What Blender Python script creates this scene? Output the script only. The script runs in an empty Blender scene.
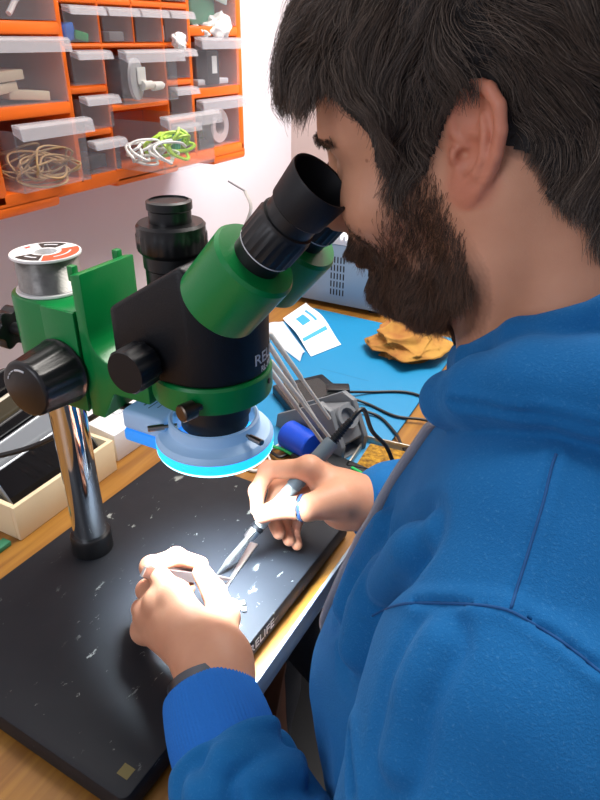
import bpy, bmesh, math, random
import numpy as np
from mathutils import Vector, Matrix
random.seed(7)
RNG = np.random.default_rng(11)
SC = bpy.context.scene
COL = SC.collection
PI = math.pi

# ------------------------------------------------------------------ camera
CAMP = Vector((0, 0, 1.2435))
FPX = 650.0
_p, _y, _r = math.radians(29.3), math.radians(27.6), math.radians(0.7)
_h = Vector((-math.sin(_y), math.cos(_y), 0))
FW = _h * math.cos(_p) + Vector((0, 0, -math.sin(_p)))
_rt = Vector((math.cos(_y), math.sin(_y), 0))
_up = _rt.cross(FW)
RT = _rt * math.cos(_r) + _up * math.sin(_r)
UP = -_rt * math.sin(_r) + _up * math.cos(_r)
cd = bpy.data.cameras.new('camera')
cd.sensor_fit = 'VERTICAL'; cd.sensor_height = 24.0; cd.lens = 24.0 * FPX / 800.0
cd.clip_start = 0.01; cd.clip_end = 50
cam = bpy.data.objects.new('camera', cd)
cam.matrix_world = Matrix(((RT.x, UP.x, -FW.x, CAMP.x), (RT.y, UP.y, -FW.y, CAMP.y), (RT.z, UP.z, -FW.z, CAMP.z), (0, 0, 0, 1)))
COL.objects.link(cam); SC.camera = cam

def ray(px, py): return FW + RT * ((px - 300) / FPX) - UP * ((py - 400) / FPX)
def atd(px, py, d): return CAMP + ray(px, py) * d          # point at depth d along the sight line of a pixel
def atz(px, py, z):
    r = ray(px, py); return CAMP + r * ((z - CAMP.z) / r.z)
def aty(px, py, y):
    r = ray(px, py); return CAMP + r * ((y - CAMP.y) / r.y)

# ------------------------------------------------------------------ materials
def lin(c):
    if isinstance(c, str):
        c = c.lstrip('#'); c = [int(c[i:i + 2], 16) / 255 for i in (0, 2, 4)]
        c = [x / 12.92 if x <= 0.04045 else ((x + 0.055) / 1.055) ** 2.4 for x in c]
    return (c[0], c[1], c[2], 1.0)

MATS = {}
def mat(name, col, rough=0.5, metal=0.0, var=0.0, vscale=30.0, bump=0.0, bscale=200.0, col2=None, detail=4.0, **kw):
    if name in MATS: return MATS[name]
    m = bpy.data.materials.new(name); m.use_nodes = True
    nt = m.node_tree; b = nt.nodes['Principled BSDF']
    b.inputs['Base Color'].default_value = lin(col)
    b.inputs['Roughness'].default_value = rough
    b.inputs['Metallic'].default_value = metal
    for k, v in kw.items():
        b.inputs[k.replace('_', ' ')].default_value = v
    tc = nt.nodes.new('ShaderNodeTexCoord')
    if var or col2:
        n = nt.nodes.new('ShaderNodeTexNoise'); n.inputs['Scale'].default_value = vscale; n.inputs['Detail'].default_value = detail
        nt.links.new(tc.outputs['Object'], n.inputs['Vector'])
        r = nt.nodes.new('ShaderNodeValToRGB')
        a = lin(col); c2 = lin(col2) if col2 else tuple(x * (1 - var) for x in a[:3]) + (1,)
        r.color_ramp.elements[0].color = c2; r.color_ramp.elements[0].position = 0.35
        r.color_ramp.elements[1].color = a; r.color_ramp.elements[1].position = 0.65
        nt.links.new(n.outputs['Fac'], r.inputs['Fac']); nt.links.new(r.outputs['Color'], b.inputs['Base Color'])
    if bump:
        n = nt.nodes.new('ShaderNodeTexNoise'); n.inputs['Scale'].default_value = bscale; n.inputs['Detail'].default_value = 3
        nt.links.new(tc.outputs['Object'], n.inputs['Vector'])
        bp = nt.nodes.new('ShaderNodeBump'); bp.inputs['Strength'].default_value = bump; bp.inputs['Distance'].default_value = 0.002
        nt.links.new(n.outputs['Fac'], bp.inputs['Height']); nt.links.new(bp.outputs['Normal'], b.inputs['Normal'])
    MATS[name] = m
    return m

def clear_plastic(name, tint, opacity, rough=0.25):
    m = bpy.data.materials.new(name); m.use_nodes = True
    nt = m.node_tree; b = nt.nodes['Principled BSDF']; out = nt.nodes['Material Output']
    b.inputs['Base Color'].default_value = lin(tint); b.inputs['Roughness'].default_value = rough
    t = nt.nodes.new('ShaderNodeBsdfTransparent'); mx = nt.nodes.new('ShaderNodeMixShader'); mx.inputs[0].default_value = opacity
    nt.links.new(t.outputs[0], mx.inputs[1]); nt.links.new(b.outputs[0], mx.inputs[2]); nt.links.new(mx.outputs[0], out.inputs['Surface'])
    MATS[name] = m
    return m

def emit(name, col, strength):
    m = bpy.data.materials.new(name); m.use_nodes = True
    b = m.node_tree.nodes['Principled BSDF']
    b.inputs['Base Color'].default_value = lin(col)
    b.inputs['Emission Color'].default_value = lin(col); b.inputs['Emission Strength'].default_value = strength
    MATS[name] = m
    return m

def nodes(name):
    m = bpy.data.materials.new(name); m.use_nodes = True
    MATS[name] = m
    return m, m.node_tree, m.node_tree.nodes['Principled BSDF']

# ------------------------------------------------------------------ mesh builder
def zframe(z, xh=None):
    z = Vector(z).normalized()
    if xh is None: xh = Vector((1, 0, 0)) if abs(z.x) < 0.9 else Vector((0, 1, 0))
    x = Vector(xh) - z * z.dot(Vector(xh)); x.normalize()
    y = z.cross(x)
    return Matrix(((x.x, y.x, z.x), (x.y, y.y, z.y), (x.z, y.z, z.z)))

class MB:
    def __init__(s): s.bm = bmesh.new()
    def _add(s, verts, faces):
        vs = [s.bm.verts.new(v) for v in verts]
        for f in faces:
            try: s.bm.faces.new([vs[i] for i in f])
            except ValueError: pass
        return vs
    def box(s, c, size, rot=None, bevel=0.0, seg=2):
        t = bmesh.new(); bmesh.ops.create_cube(t, size=1)
        for v in t.verts: v.co = Vector((v.co.x * size[0], v.co.y * size[1], v.co.z * size[2]))
        if bevel: bmesh.ops.bevel(t, geom=t.edges[:] , offset=bevel, segments=seg, profile=0.5, affect='EDGES')
        R = rot if rot is not None else Matrix.Identity(3)
        if not isinstance(R, Matrix): R = Matrix.Rotation(R, 3, 'Z')
        for v in t.verts: v.co = R @ v.co + Vector(c)
        s.merge(t); return s
    def merge(s, t):
        me = bpy.data.meshes.new('tmp'); t.to_mesh(me); t.free(); s.bm.from_mesh(me); bpy.data.meshes.remove(me)
    def lathe(s, prof, o, axis=(0, 0, 1), seg=32, xh=None, knurl=None):
        # prof: (r, t) along the axis; knurl=(t0,t1,n,depth)
        M = zframe(axis, xh); o = Vector(o); rings = []
        for (r, t) in prof:
            if r < 1e-6: rings.append([s.bm.verts.new(o + M @ Vector((0, 0, t)))]); continue
            ring = []
            for k in range(seg):
                a = 2 * PI * k / seg; rr = r
                if knurl and knurl[0] <= t <= knurl[1]:
                    ph = (k * knurl[2] / seg) % 1.0
                    rr = r - (knurl[3] if ph < 0.35 else 0)
                ring.append(s.bm.verts.new(o + M @ Vector((rr * math.cos(a), rr * math.sin(a), t))))
            rings.append(ring)
        for A, B in zip(rings, rings[1:]):
            if len(A) == 1 and len(B) == 1: continue
            for k in range(seg):
                k2 = (k + 1) % seg
                if len(A) == 1: f = [A[0], B[k2], B[k]]
                elif len(B) == 1: f = [A[k], A[k2], B[0]]
                else: f = [A[k], A[k2], B[k2], B[k]]
                try: s.bm.faces.new(f)
                except ValueError: pass
        return s
    def cyl(s, a, b, r, r2=None, seg=24, bev=0.0):
        a = Vector(a); b = Vector(b); L = (b - a).length; r2 = r if r2 is None else r2
        if bev: pr = [(0, 0), (r - bev, 0), (r, bev), (r2, L - bev), (r2 - bev, L), (0, L)]
        else: pr = [(0, 0), (r, 0), (r2, L), (0, L)]
        return s.lathe(pr, a, b - a, seg)
    def tube(s, pts, r, seg=8, cap=True, flat=None):
        pts = [Vector(p) for p in pts]; n = len(pts); prev = None; rings = []
        rs = r if isinstance(r, (list, tuple)) else [r] * n
        for i, p in enumerate(pts):
            d = (pts[min(i + 1, n - 1)] - pts[max(i - 1, 0)]).normalized()
            if prev is None:
                x = Vector((0, 0, 1)).cross(d)
                if x.length < 1e-3: x = Vector((1, 0, 0)).cross(d)
            else: x = prev - d * prev.dot(d)
            x.normalize(); prev = x; y = d.cross(x)
            fl = flat or 1.0
            rings.append([s.bm.verts.new(p + (x * math.cos(2 * PI * k / seg) + y * math.sin(2 * PI * k / seg) * fl) * rs[i]) for k in range(seg)])
        for A, B in zip(rings, rings[1:]):
            for k in range(seg):
                s.bm.faces.new([A[k], A[(k + 1) % seg], B[(k + 1) % seg], B[k]])
        if cap: s.bm.faces.new(rings[0][::-1]); s.bm.faces.new(rings[-1])
        return s
    def prism(s, poly, h, M=None, o=(0, 0, 0), bevel=0.0, seg=2):
        # poly in local xy, extruded 0..h along local z
        t = bmesh.new(); vs = [t.verts.new((p[0], p[1], 0)) for p in poly]; f = t.faces.new(vs)
        r = bmesh.ops.extrude_face_region(t, geom=[f])
        for v in [g for g in r['geom'] if isinstance(g, bmesh.types.BMVert)]: v.co.z += h
        bmesh.ops.recalc_face_normals(t, faces=t.faces[:])
        if bevel: bmesh.ops.bevel(t, geom=t.edges[:], offset=bevel, segments=seg, profile=0.5, affect='EDGES', clamp_overlap=True)
        M = M or Matrix.Identity(3)
        for v in t.verts: v.co = M @ v.co + Vector(o)
        s.merge(t); return s
    def ball(s, c, r, sc=(1, 1, 1), sub=2):
        t = bmesh.new(); bmesh.ops.create_icosphere(t, subdivisions=sub, radius=r)
        for v in t.verts: v.co = Vector((v.co.x * sc[0], v.co.y * sc[1], v.co.z * sc[2])) + Vector(c)
        s.merge(t); return s
    def build(s, name, m, parent=None, smooth=True, angle=35):
        bmesh.ops.recalc_face_normals(s.bm, faces=s.bm.faces[:])
        me = bpy.data.meshes.new(name); s.bm.to_mesh(me); s.bm.free()
        return link(name, me, m, parent, smooth, angle)

def world_loc(o):
    v = Vector(o.location)
    while o.parent: o = o.parent; v += o.location
    return v

def link(name, me, m, parent=None, smooth=True, angle=35):
    if m:
        for mm in (m if isinstance(m, list) else [m]): me.materials.append(mm)
    o = bpy.data.objects.new(name, me); COL.objects.link(o)
    if parent:
        w = world_loc(parent); me.transform(Matrix.Translation(-w)); o.parent = parent
    if smooth:
        me.polygons.foreach_set('use_smooth', [True] * len(me.polygons))
        if angle < 180:
            try: me.set_sharp_from_angle(angle=math.radians(angle))
            except Exception: pass
    me.update()
    return o

def thing(name, label, cat, loc=(0, 0, 0), group=None):
    o = bpy.data.objects.new(name, None); o.empty_display_size = 0.02; COL.objects.link(o)
    o.location = loc; o['label'] = label; o['category'] = cat
    if group: o['group'] = group
    return o
def tag(o, label, cat, group=None, kind=None):
    o['label'] = label; o['category'] = cat
    if group: o['group'] = group
    if kind: o['kind'] = kind
    return o
def struct(o, label=None):
    o['kind'] = 'structure'
    if label: o['label'] = label
    return o
def dup(root, loc, label, cat=None, group=None):
    r = root.copy(); COL.objects.link(r); r.location = loc; r['label'] = label
    if group: r['group'] = group
    for ch in list(root.children):
        c = ch.copy(); COL.objects.link(c); c.parent = r
        for g in list(ch.children):
            d = g.copy(); COL.objects.link(d); d.parent = c
    return r

def spline(pts, n=8):
    # Catmull-Rom through points
    P = [Vector(p) for p in pts]; out = []
    P = [P[0] * 2 - P[1]] + P + [P[-1] * 2 - P[-2]]
    for i in range(1, len(P) - 2):
        for k in range(n):
            t = k / n
            a, b, c, d = P[i - 1], P[i], P[i + 1], P[i + 2]
            out.append(0.5 * ((2 * b) + (c - a) * t + (2 * a - 5 * b + 4 * c - d) * t * t + (3 * b - a - 3 * c + d) * t ** 3))
    out.append(P[-2]); return out

def text_mesh(body, size, extrude=0.0002, space=1.0):
    cu = bpy.data.curves.new('txt', 'FONT'); cu.body = body; cu.size = size; cu.extrude = extrude
    cu.align_x = 'CENTER'; cu.align_y = 'CENTER'; cu.space_character = space
    o = bpy.data.objects.new('txt', cu); COL.objects.link(o)
    bpy.context.view_layer.update()
    dg = bpy.context.evaluated_depsgraph_get()
    me = bpy.data.meshes.new_from_object(o.evaluated_get(dg))
    bpy.data.objects.remove(o); bpy.data.curves.remove(cu)
    return me
def text_on(name, body, size, o, xdir, updir, m, parent, sx=1.0, extrude=0.0002):
    me = text_mesh(body, size, extrude)
    x = Vector(xdir).normalized(); u = Vector(updir).normalized(); n = x.cross(u)
    for v in me.vertices:
        c = v.co.copy(); v.co = Vector(o) + x * (c.x * sx) + u * c.y + n * c.z
    return link(name, me, m, parent, smooth=False)
# ------------------------------------------------------------------ world, light, view
w = bpy.data.worlds.new('world'); SC.world = w; w.use_nodes = True
bg = w.node_tree.nodes['Background']; bg.inputs[0].default_value = lin('#f1f0ff'); bg.inputs[1].default_value = 0.36
SC.view_settings.view_transform = 'Standard'; SC.view_settings.look = 'None'; SC.view_settings.gamma = 1.0
SC.view_settings.use_curve_mapping = False; SC.view_settings.exposure = 0.0

def area(name, loc, target, size, power, col='#ffffff', size_y=None):
    l = bpy.data.lights.new(name, 'AREA'); l.energy = power; l.color = lin(col)[:3]; l.size = size
    if size_y: l.shape = 'RECTANGLE'; l.size_y = size_y
    o = bpy.data.objects.new(name, l); COL.objects.link(o); o.location = loc
    o.rotation_euler = (Vector(target) - Vector(loc)).to_track_quat('-Z', 'Y').to_euler()
    return o
area('window_light', (-0.72, -1.35, 1.75), (-0.25, 0.4, 0.9), 1.3, 18, '#f4f6ff', 1.1)
area('ceiling_light', (-0.05, 1.15, 2.5), (-0.1, 0.45, 0.9), 1.1, 62, '#fff8f0')
sp = bpy.data.lights.new('wall_patch_spot', 'SPOT'); sp.energy = 24; sp.spot_size = math.radians(70); sp.spot_blend = 1.0; sp.shadow_soft_size = 0.12; sp.color = lin('#fbf7ff')[:3]  # added spot for the bright patch on the back wall, no fixture behind it
spo = bpy.data.objects.new('wall_patch_spot', sp); COL.objects.link(spo); spo.location = (-0.25, 1.42, 1.6)
spo.rotation_euler = (Vector((-0.86, 1.22, 0.88)) - Vector(spo.location)).to_track_quat('-Z', 'Y').to_euler()

# ------------------------------------------------------------------ setting
wallm = mat('wall_paint', '#e0dde2', 0.75, var=0.04, vscale=3, bump=0.12, bscale=60)
floorm = mat('floor_vinyl', '#3d3f42', 0.5, var=0.3, vscale=6, bump=0.1, bscale=80)
struct(MB().box((-0.91, 0.2, 1.3), (0.10, 2.8, 2.6)).build('wall_back', wallm), 'pale lilac grey plaster wall behind the bench')
struct(MB().box((0.75, 1.628, 1.3), (3.22, 0.10, 2.6)).build('wall_right', mat('wall_paint_shaded', '#cdbfba', 0.8, var=0.05, vscale=3)), 'pinkish grey wall beyond the power supply')  # darker wall colour includes the shade where the light misses this wall
struct(MB().box((0.75, 0.2, -0.025), (3.22, 2.8, 0.05)).build('floor', floorm), 'dark grey floor under the bench')

# desk: varnished board with a grey edge strip
wm, nt, b = nodes('varnished_wood')
tc = nt.nodes.new('ShaderNodeTexCoord'); mp = nt.nodes.new('ShaderNodeMapping'); mp.inputs['Scale'].default_value = (38, 2.2, 10)
nt.links.new(tc.outputs['Object'], mp.inputs['Vector'])
n1 = nt.nodes.new('ShaderNodeTexNoise'); n1.inputs['Scale'].default_value = 2.2; n1.inputs['Detail'].default_value = 6; n1.inputs['Distortion'].default_value = 0.6
nt.links.new(mp.outputs[0], n1.inputs['Vector'])
cr = nt.nodes.new('ShaderNodeValToRGB')
cr.color_ramp.elements[0].position = 0.25; cr.color_ramp.elements[0].color = lin('#774a1a')
cr.color_ramp.elements[1].position = 0.75; cr.color_ramp.elements[1].color = lin('#a4752f')
nt.links.new(n1.outputs['Fac'], cr.inputs['Fac']); nt.links.new(cr.outputs['Color'], b.inputs['Base Color'])
b.inputs['Roughness'].default_value = 0.38
DESK = thing('workbench', 'long varnished wooden workbench with a grey front edge', 'desk', (-0.53, 0.5, 0.0))
EA = math.radians(-1.0)
def rotz(p, a, c): 
    x, y = p[0] - c[0], p[1] - c[1]; return (c[0] + x * math.cos(a) - y * math.sin(a), c[1] + x * math.sin(a) + y * math.cos(a))
fe = [(-0.222, -0.55), (-0.186, 1.575)]
MB().prism([(-0.858, -0.55), fe[0], fe[1], (-0.858, 1.575)], 0.026, o=(0, 0, 0.724)).build('tabletop', wm, DESK)
MB().prism([fe[0], (fe[0][0] + 0.004, fe[0][1]), (fe[1][0] + 0.004, fe[1][1]), fe[1]], 0.0275, o=(0, 0, 0.7235), bevel=0.001).build('edge_strip', mat('edge_band', '#8f9aa8', 0.35, metal=0.35), DESK)
legm = mat('desk_leg_grey', '#5a5f66', 0.5)
for (x, y) in ((-0.82, -0.5), (-0.27, -0.5), (-0.82, 1.52), (-0.27, 1.52)):
    MB().box((x, y, 0.362), (0.045, 0.045, 0.724), bevel=0.003).build('leg', legm, DESK)
MB().box((-0.82, 0.51, 0.66), (0.02, 1.98, 0.1)).build('rear_rail', legm, DESK)
# ------------------------------------------------------------------ orange drawer cabinet on the wall
orange = mat('orange_plastic', '#ff7412', 0.38, var=0.05, vscale=12)
clear = clear_plastic('clear_drawer_plastic', '#d4d0d6', 0.085, 0.2)
lipm = clear_plastic('frosted_lip_plastic', '#dcd9de', 0.30, 0.3)
XF = -0.70
CAB = thing('drawer_cabinet', 'orange wall-hung storage cabinet filled with clear plastic drawers', 'cabinet', (-0.855, 0.82, 1.05))
f = MB()
Z0, Z1, Y0, Y1 = 1.045, 1.395, 0.533, 1.106
f.box((-0.851, 0.8195, 1.22), (0.006, Y1 - Y0, Z1 - Z0))
def fbox(y0, y1, z0, z1, x0=-0.85, x1=XF, bev=0.003): f.box(((x0 + x1) / 2, (y0 + y1) / 2, (z0 + z1) / 2), (x1 - x0, y1 - y0, z1 - z0), bevel=bev)
fbox(Y0, 0.560, 1.050, Z1, bev=0.008); fbox(1.085, Y1, 1.050, Z1, bev=0.008)
fbox(Y0 + 0.004, Y1 - 0.004, 1.050, 1.069); fbox(Y0, 0.64, 1.040, 1.060, bev=0.006); fbox(1.0, Y1, 1.040, 1.060, bev=0.006)
fbox(0.75, 0.90, 1.045, 1.060, bev=0.005)
fbox(0.6785, 0.6875, 1.06, Z1); fbox(0.9455, 0.9545, 1.06, Z1); fbox(0.7505, 0.7555, 1.06, Z1); fbox(0.883, 0.888, 1.06, Z1)
for z in (1.1505, 1.2405, 1.3305): fbox(0.555, 0.684, z, z + 0.0145); fbox(0.95, 1.09, z, z + 0.0145)
for z in (1.1185, 1.1725): fbox(0.684, 0.753, z, z + 0.0085); fbox(0.885, 0.95, z, z + 0.0085)
fbox(0.753, 0.886, 1.1465, 1.1545); fbox(0.684, 0.95, 1.2255, 1.2315); fbox(0.684, 0.95, 1.276, 1.284); fbox(0.684, 0.95, 1.331, 1.339); fbox(0.684, 0.95, 1.385, Z1)
fbox(0.8175, 0.8215, 1.228, Z1)
f.build('frame', orange, CAB)

def drawer_meshes(wd, h, D=0.135):
    t = 0.0014
    b = MB(); b.box((-t / 2, 0, h / 2), (t, wd, h)); b.box((-D, 0, h * 0.45), (t, wd, h * 0.9)); b.box((-D / 2, 0, t / 2), (D, wd, t))
    for s in (-1, 1): b.box((-D / 2, s * (wd / 2 - t / 2), h * 0.45), (D, t, h * 0.9))
    l = MB(); k = 0.17 * h + 0.004
    l.prism([(0.0, h), (0.011, h - 0.001), (0.0145, h - 0.004), (0.0165, h - k), (0.015, h - k), (0.0125, h - 0.005), (0, h - 0.002)], wd + 0.004,
            Matrix(((1, 0, 0), (0, 0, -1), (0, 1, 0))), (0, wd / 2 + 0.002, 0))
    for s in (-1, 1):
        l.prism([(0.0, h - 0.001), (0.0125, h - 0.004), (0.0155, h - k), (0.0, h - k * 0.6)], 0.0012, Matrix(((1, 0, 0), (0, 0, -1), (0, 1, 0))), (0, s * (wd / 2 + 0.001) + 0.0006, 0))
    return b, l
def drawer(y0, y1, z0, z1, pull=0.0):
    wd = y1 - y0 - 0.003; h = z1 - z0 - 0.002
    b, l = drawer_meshes(wd, h)
    d = b.build('drawer', clear, None, smooth=False); d.parent = CAB; d.location = Vector((XF + 0.002 + pull, (y0 + y1) / 2, z0 + 0.001)) - CAB.location
    q = l.build('drawer_pull', lipm, None, angle=25); q.parent = d
    return d
AR = [(1.07, 1.15), (1.165, 1.24), (1.255, 1.33)]
for i, (a, b_) in enumerate(AR): drawer(0.562, 0.678, a, b_, (0.022, 0.002, 0)[i])
for i, (a, b_) in enumerate(AR): drawer(0.955, 1.084, a, b_, (0.0, 0.004, 0)[i])
SR = [(1.072, 1.118), (1.128, 1.172), (1.182, 1.225)]
for i, (a, b_) in enumerate(SR): drawer(0.688, 0.750, a, b_, (0.012, 0.008, 0.003)[i]); drawer(0.888, 0.945, a, b_)
drawer(0.756, 0.882, 1.069, 1.146, 0.083); drawer(0.756, 0.882, 1.155, 1.225, 0.022)
for (a, b_) in ((1.232, 1.275), (1.285, 1.33), (1.34, 1.384)):
    for (u, v) in ((0.688, 0.750), (0.756, 0.817), (0.822, 0.882), (0.888, 0.945)): drawer(u, v, a, b_)

def loop_bundle(name, c, ry, rz, n, r, m, label, cat, spread=0.01, depth=0.03, seed=1, group=None):
    rg = random.Random(seed); pts = []
    for k in range(n):
        cy = rg.uniform(-spread, spread); cz = rg.uniform(-spread * .5, spread * .5); a = ry * rg.uniform(0.7, 1.05); b2 = rz * rg.uniform(0.6, 1.05); ph = rg.uniform(0, .6); dx = rg.uniform(-depth, depth)
        for j in range(9):
            t = 2 * PI * j / 9 + ph
            pts.append(Vector(c) + Vector((dx + depth * 0.4 * math.sin(2 * t + k), cy + a * math.cos(t), cz + b2 * math.sin(t))))
    o = MB().tube(spline(pts, 4), r, 6).build(name, m); tag(o, label, cat, group); return o
loop_bundle('rope', (-0.712, 0.618, 1.093), 0.038, 0.019, 13, 0.0014, mat('tan_rope', '#b08f63', 0.8), 'tan rope coiled in the bottom left orange-cabinet drawer', 'rope', 0.014, 0.03, 3)
loop_bundle('cable_bundle', (-0.66, 0.795, 1.090), 0.028, 0.014, 7, 0.0021, mat('white_cable', '#e6e6e2', 0.5), 'white cable loops in the pulled-out open drawer', 'cable', 0.010, 0.03, 5)
loop_bundle('cable_bundle', (-0.655, 0.832, 1.1), 0.026, 0.017, 7, 0.0026, mat('lime_cable', '#b6e03a', 0.45), 'yellow-green cable coiled in the pulled-out open drawer', 'cable', 0.012, 0.025, 9)
o = MB().tube([(-0.654, 0.834, 1.088), (-0.652, 0.838, 1.112)], 0.007, 10).build('cable_tie', mat('teal_tape', '#2f8f7a', 0.5)); tag(o, 'teal tape wrap round the yellow-green cable', 'tape')
wood2 = mat('pale_wood_offcut', '#cdbfa6', 0.7)
for i, (y, z, a, ln) in enumerate(((0.59, 1.1835, 0.15, .05), (0.635, 1.1745, -0.12, .058), (0.60, 1.1965, 0.1, .055))):
    o = MB().box((0, 0, 0), (0.05, ln, 0.011), bevel=0.001).build('wood_stick', wood2); o.location = (-0.74, y, z); o.rotation_euler = (a * .6, 0, a)
    tag(o, ('pale wooden block at the left of the middle left drawer', 'pale wooden block lowest in the middle left drawer', 'pale wooden block on top in the middle left drawer')[i], 'block', 'wooden blocks in a drawer')
silver = mat('bright_steel', '#c9c9c8', 0.28, metal=1.0)
for i, (y0, z0, y1, z1) in enumerate(((0.60, 1.262, 0.645, 1.30), (0.625, 1.262, 0.668, 1.285), (0.575, 1.30, 0.61, 1.262))):
    o = MB().tube(spline([(-0.72, y0, z0), (-0.725, (y0 + y1) / 2, (z0 + z1) / 2 + .006), (-0.73, y1, z1)], 5), 0.0035, 8).build('metal_rod', mat('white_rod', '#e3e3e4', 0.35))
    tag(o, ('long bent white rod in the top left drawer', 'short white rod at the right of the top left drawer', 'white rod leaning at the left of the top left drawer')[i], 'rod', 'white rods in the top drawer')
def blob(name, c, size, m, label, cat, rot=0.0, bevel=.002):
    o = MB().box((0, 0, 0), size, bevel=bevel).build(name, m); o.location = c; o.rotation_euler = (rot, 0, rot * .5); tag(o, label, cat); return o
blob('plastic_part', (-0.725, 0.706, 1.2435), (.03, .024, .02), mat('blue_plastic', '#1f6fd0', 0.4), 'blue plastic part in a small top drawer', 'plastic part', 0.2)
blob('plastic_part', (-0.722, 0.728, 1.2395), (.03, .022, .011), mat('green_part', '#2f9a58', 0.4), 'green plastic part beside the blue one in a small drawer', 'plastic part', -0.2)
blob('connector', (-0.72, 0.79, 1.2395), (.03, .03, .012), mat('grey_part', '#7a7576', 0.5), 'grey connector in the small drawer right of the blue part', 'connector')
blob('connector', (-0.725, 0.90, 1.2445), (.02, .016, .021), mat('cream_part', '#dcd2cc', 0.5), 'cream connector in the small drawer beside the big right drawer', 'connector')
blob('connector', (-0.73, 0.72, 1.0845), (.05, .04, .018), mat('dark_part', '#3a3436', 0.5), 'dark connector in the lowest small drawer beside the rope', 'connector')
# M1: dark spool and two nozzle tubes
t = thing('wire_spool', 'dark round wire spool with a pale label in the middle drawer', 'spool', (-0.735, 0.812, 1.158))
MB().cyl((-0.745, 0.80, 1.1865), (-0.70, 0.815, 1.1855), 0.026, bev=.002, seg=32).build('winding', mat('black_winding', '#23262a', 0.5), t)
MB().cyl((-0.702, 0.814, 1.1855), (-0.698, 0.8155, 1.1855), 0.0275, seg=32).build('flange', clear_plastic('clear_flange', '#c8ccd0', 0.6), t)
MB().box((-0.6955, 0.822, 1.190), (0.001, 0.018, 0.022)).build('paper_label', mat('label_paper', '#d7d8d4', 0.6), t)
nz = mat('white_nozzle', '#e9e6de', 0.4)
for i, (y, z) in enumerate(((0.832, 1.177), (0.855, 1.175))):
    o = MB().lathe([(0, 0), (0.0065, 0), (0.0055, 0.02), (0.002, 0.026), (0, 0.026)], (-0.694, y - 0.012, z), (0.05, 1, 0.03), 14).build('nozzle', nz)
    tag(o, ('left white plastic nozzle before the dark wire spool', 'right white plastic nozzle beside the dark wire spool')[i], 'nozzle', 'white nozzles in the middle drawer')
# crumpled white bags
def crumple(name, c, size, m, label, cat, seed, amp=0.35, sub=4):
    t_ = bmesh.new(); bmesh.ops.create_icosphere(t_, subdivisions=sub, radius=1); rg = np.random.default_rng(seed)
    dirs = rg.normal(size=(26, 3)); dirs /= np.linalg.norm(dirs, axis=1)[:, None]; offs = rg.uniform(0.35, 0.95, 26)
    for v in t_.verts:
        n = np.array(v.co); s_ = 1 + amp * sum(math.sin(5 * dirs[k] @ n * 2 + 7 * offs[k]) * 0.12 for k in range(9)) + 0.12 * abs(math.sin(9 * dirs[11] @ n + 4 * math.sin(3 * dirs[12] @ n)))
        s_ *= min(1.0, min([offs[k] / max(1e-3, dirs[k] @ n) for k in range(26)]) * 1.25)
        v.co = Vector((n[0] * size[0] * s_, n[1] * size[1] * s_, n[2] * size[2] * s_))
    b = MB(); b.merge(t_); o = b.build(name, m, angle=50); o.location = c; tag(o, label, cat); return o
bagm = mat('white_bag', '#eeecea', 0.5)
crumple('plastic_bag', (-0.712, 0.993, 1.246), (.02, .018, .016), bagm, 'small white crumpled bag at the left of the top-heaped right drawer', 'bag', 2)
crumple('plastic_bag', (-0.712, 1.04, 1.252), (.025, .034, .022), bagm, 'large white crumpled bag heaped over the right drawer', 'bag', 5)
crumple('tissue', (-0.684, 0.902, 1.232), (.012, .016, .014), bagm, 'white crumpled tissue stuck above the middle drawer', 'tissue', 8)
t = thing('power_adapter', 'black power adapter with a white label in the right drawer', 'adapter', (-0.73, 1.02, 1.167))
MB().box((-0.715, 1.012, 1.1945), (0.03, 0.036, 0.052), bevel=.003).build('housing', mat('black_plastic', '#111214', 0.4), t)
MB().box((-0.6995, 1.014, 1.199), (0.0006, 0.014, 0.026)).build('paper_label', MATS['label_paper'], t)
blob('carton', (-0.716, 1.02, 1.173), (.02, .09, .009), mat('grey_card', '#b9b9bd', 0.6), 'grey card strip under the black power adapter', 'card', 0.0)
blob('gift_box', (-0.745, 1.01, 1.277), (.05, .085, .04), mat('green_box', '#2f7d5a', 0.5), 'green box in the top right drawer of the cabinet', 'box', 0.0)
blob('carton', (-0.716, 1.04, 1.31), (.004, .08, .03), mat('pale_card', '#b8ccc0', 0.5), 'pale leaflet above the green box in the drawer', 'leaflet', -0.25)
o = MB().lathe([(0.014, 0), (0.028, 0), (0.028, 0.02), (0.014, 0.02), (0.014, 0)], (-0.735, 1.045, 1.1), (1, 0, 0), 32).build('tape_roll', mat('pale_tape', '#c7b9b6', 0.5)); tag(o, 'pale tape roll standing in the bottom right drawer', 'tape')
# ------------------------------------------------------------------ trinocular stereo microscope
YC = 0.3575
blackm = mat('black_plastic', '#17181a', 0.4)
bodym = mat('black_powder_coat', '#0c0e13', 0.45, bump=0.15, bscale=900, Specular_IOR_Level=0.35)
greenm = mat('green_enamel', '#047a3a', 0.3, bump=0.04, bscale=500)
rubber = mat('black_rubber', '#0c0e13', 0.5, Specular_IOR_Level=0.35)
chrome = mat('chrome', '#d6dade', 0.07, metal=1.0)
whitep = mat('white_print', '#cfd2d6', 0.5)
MIC = thing('stereo_microscope', 'green and black trinocular stereo microscope on a wide black base plate', 'microscope', (-0.345, 0.3555, 0.752))
BA = math.radians(-2.0); BC = Vector((-0.3455, 0.3555, 0)); BL, BW = 0.357, 0.254
bmat_, nt, b = nodes('scuffed_black_plate')
b.inputs['Base Color'].default_value = lin('#181b21'); b.inputs['Roughness'].default_value = 0.5; b.inputs['Specular IOR Level'].default_value = 0.3
tc = nt.nodes.new('ShaderNodeTexCoord')
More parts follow.
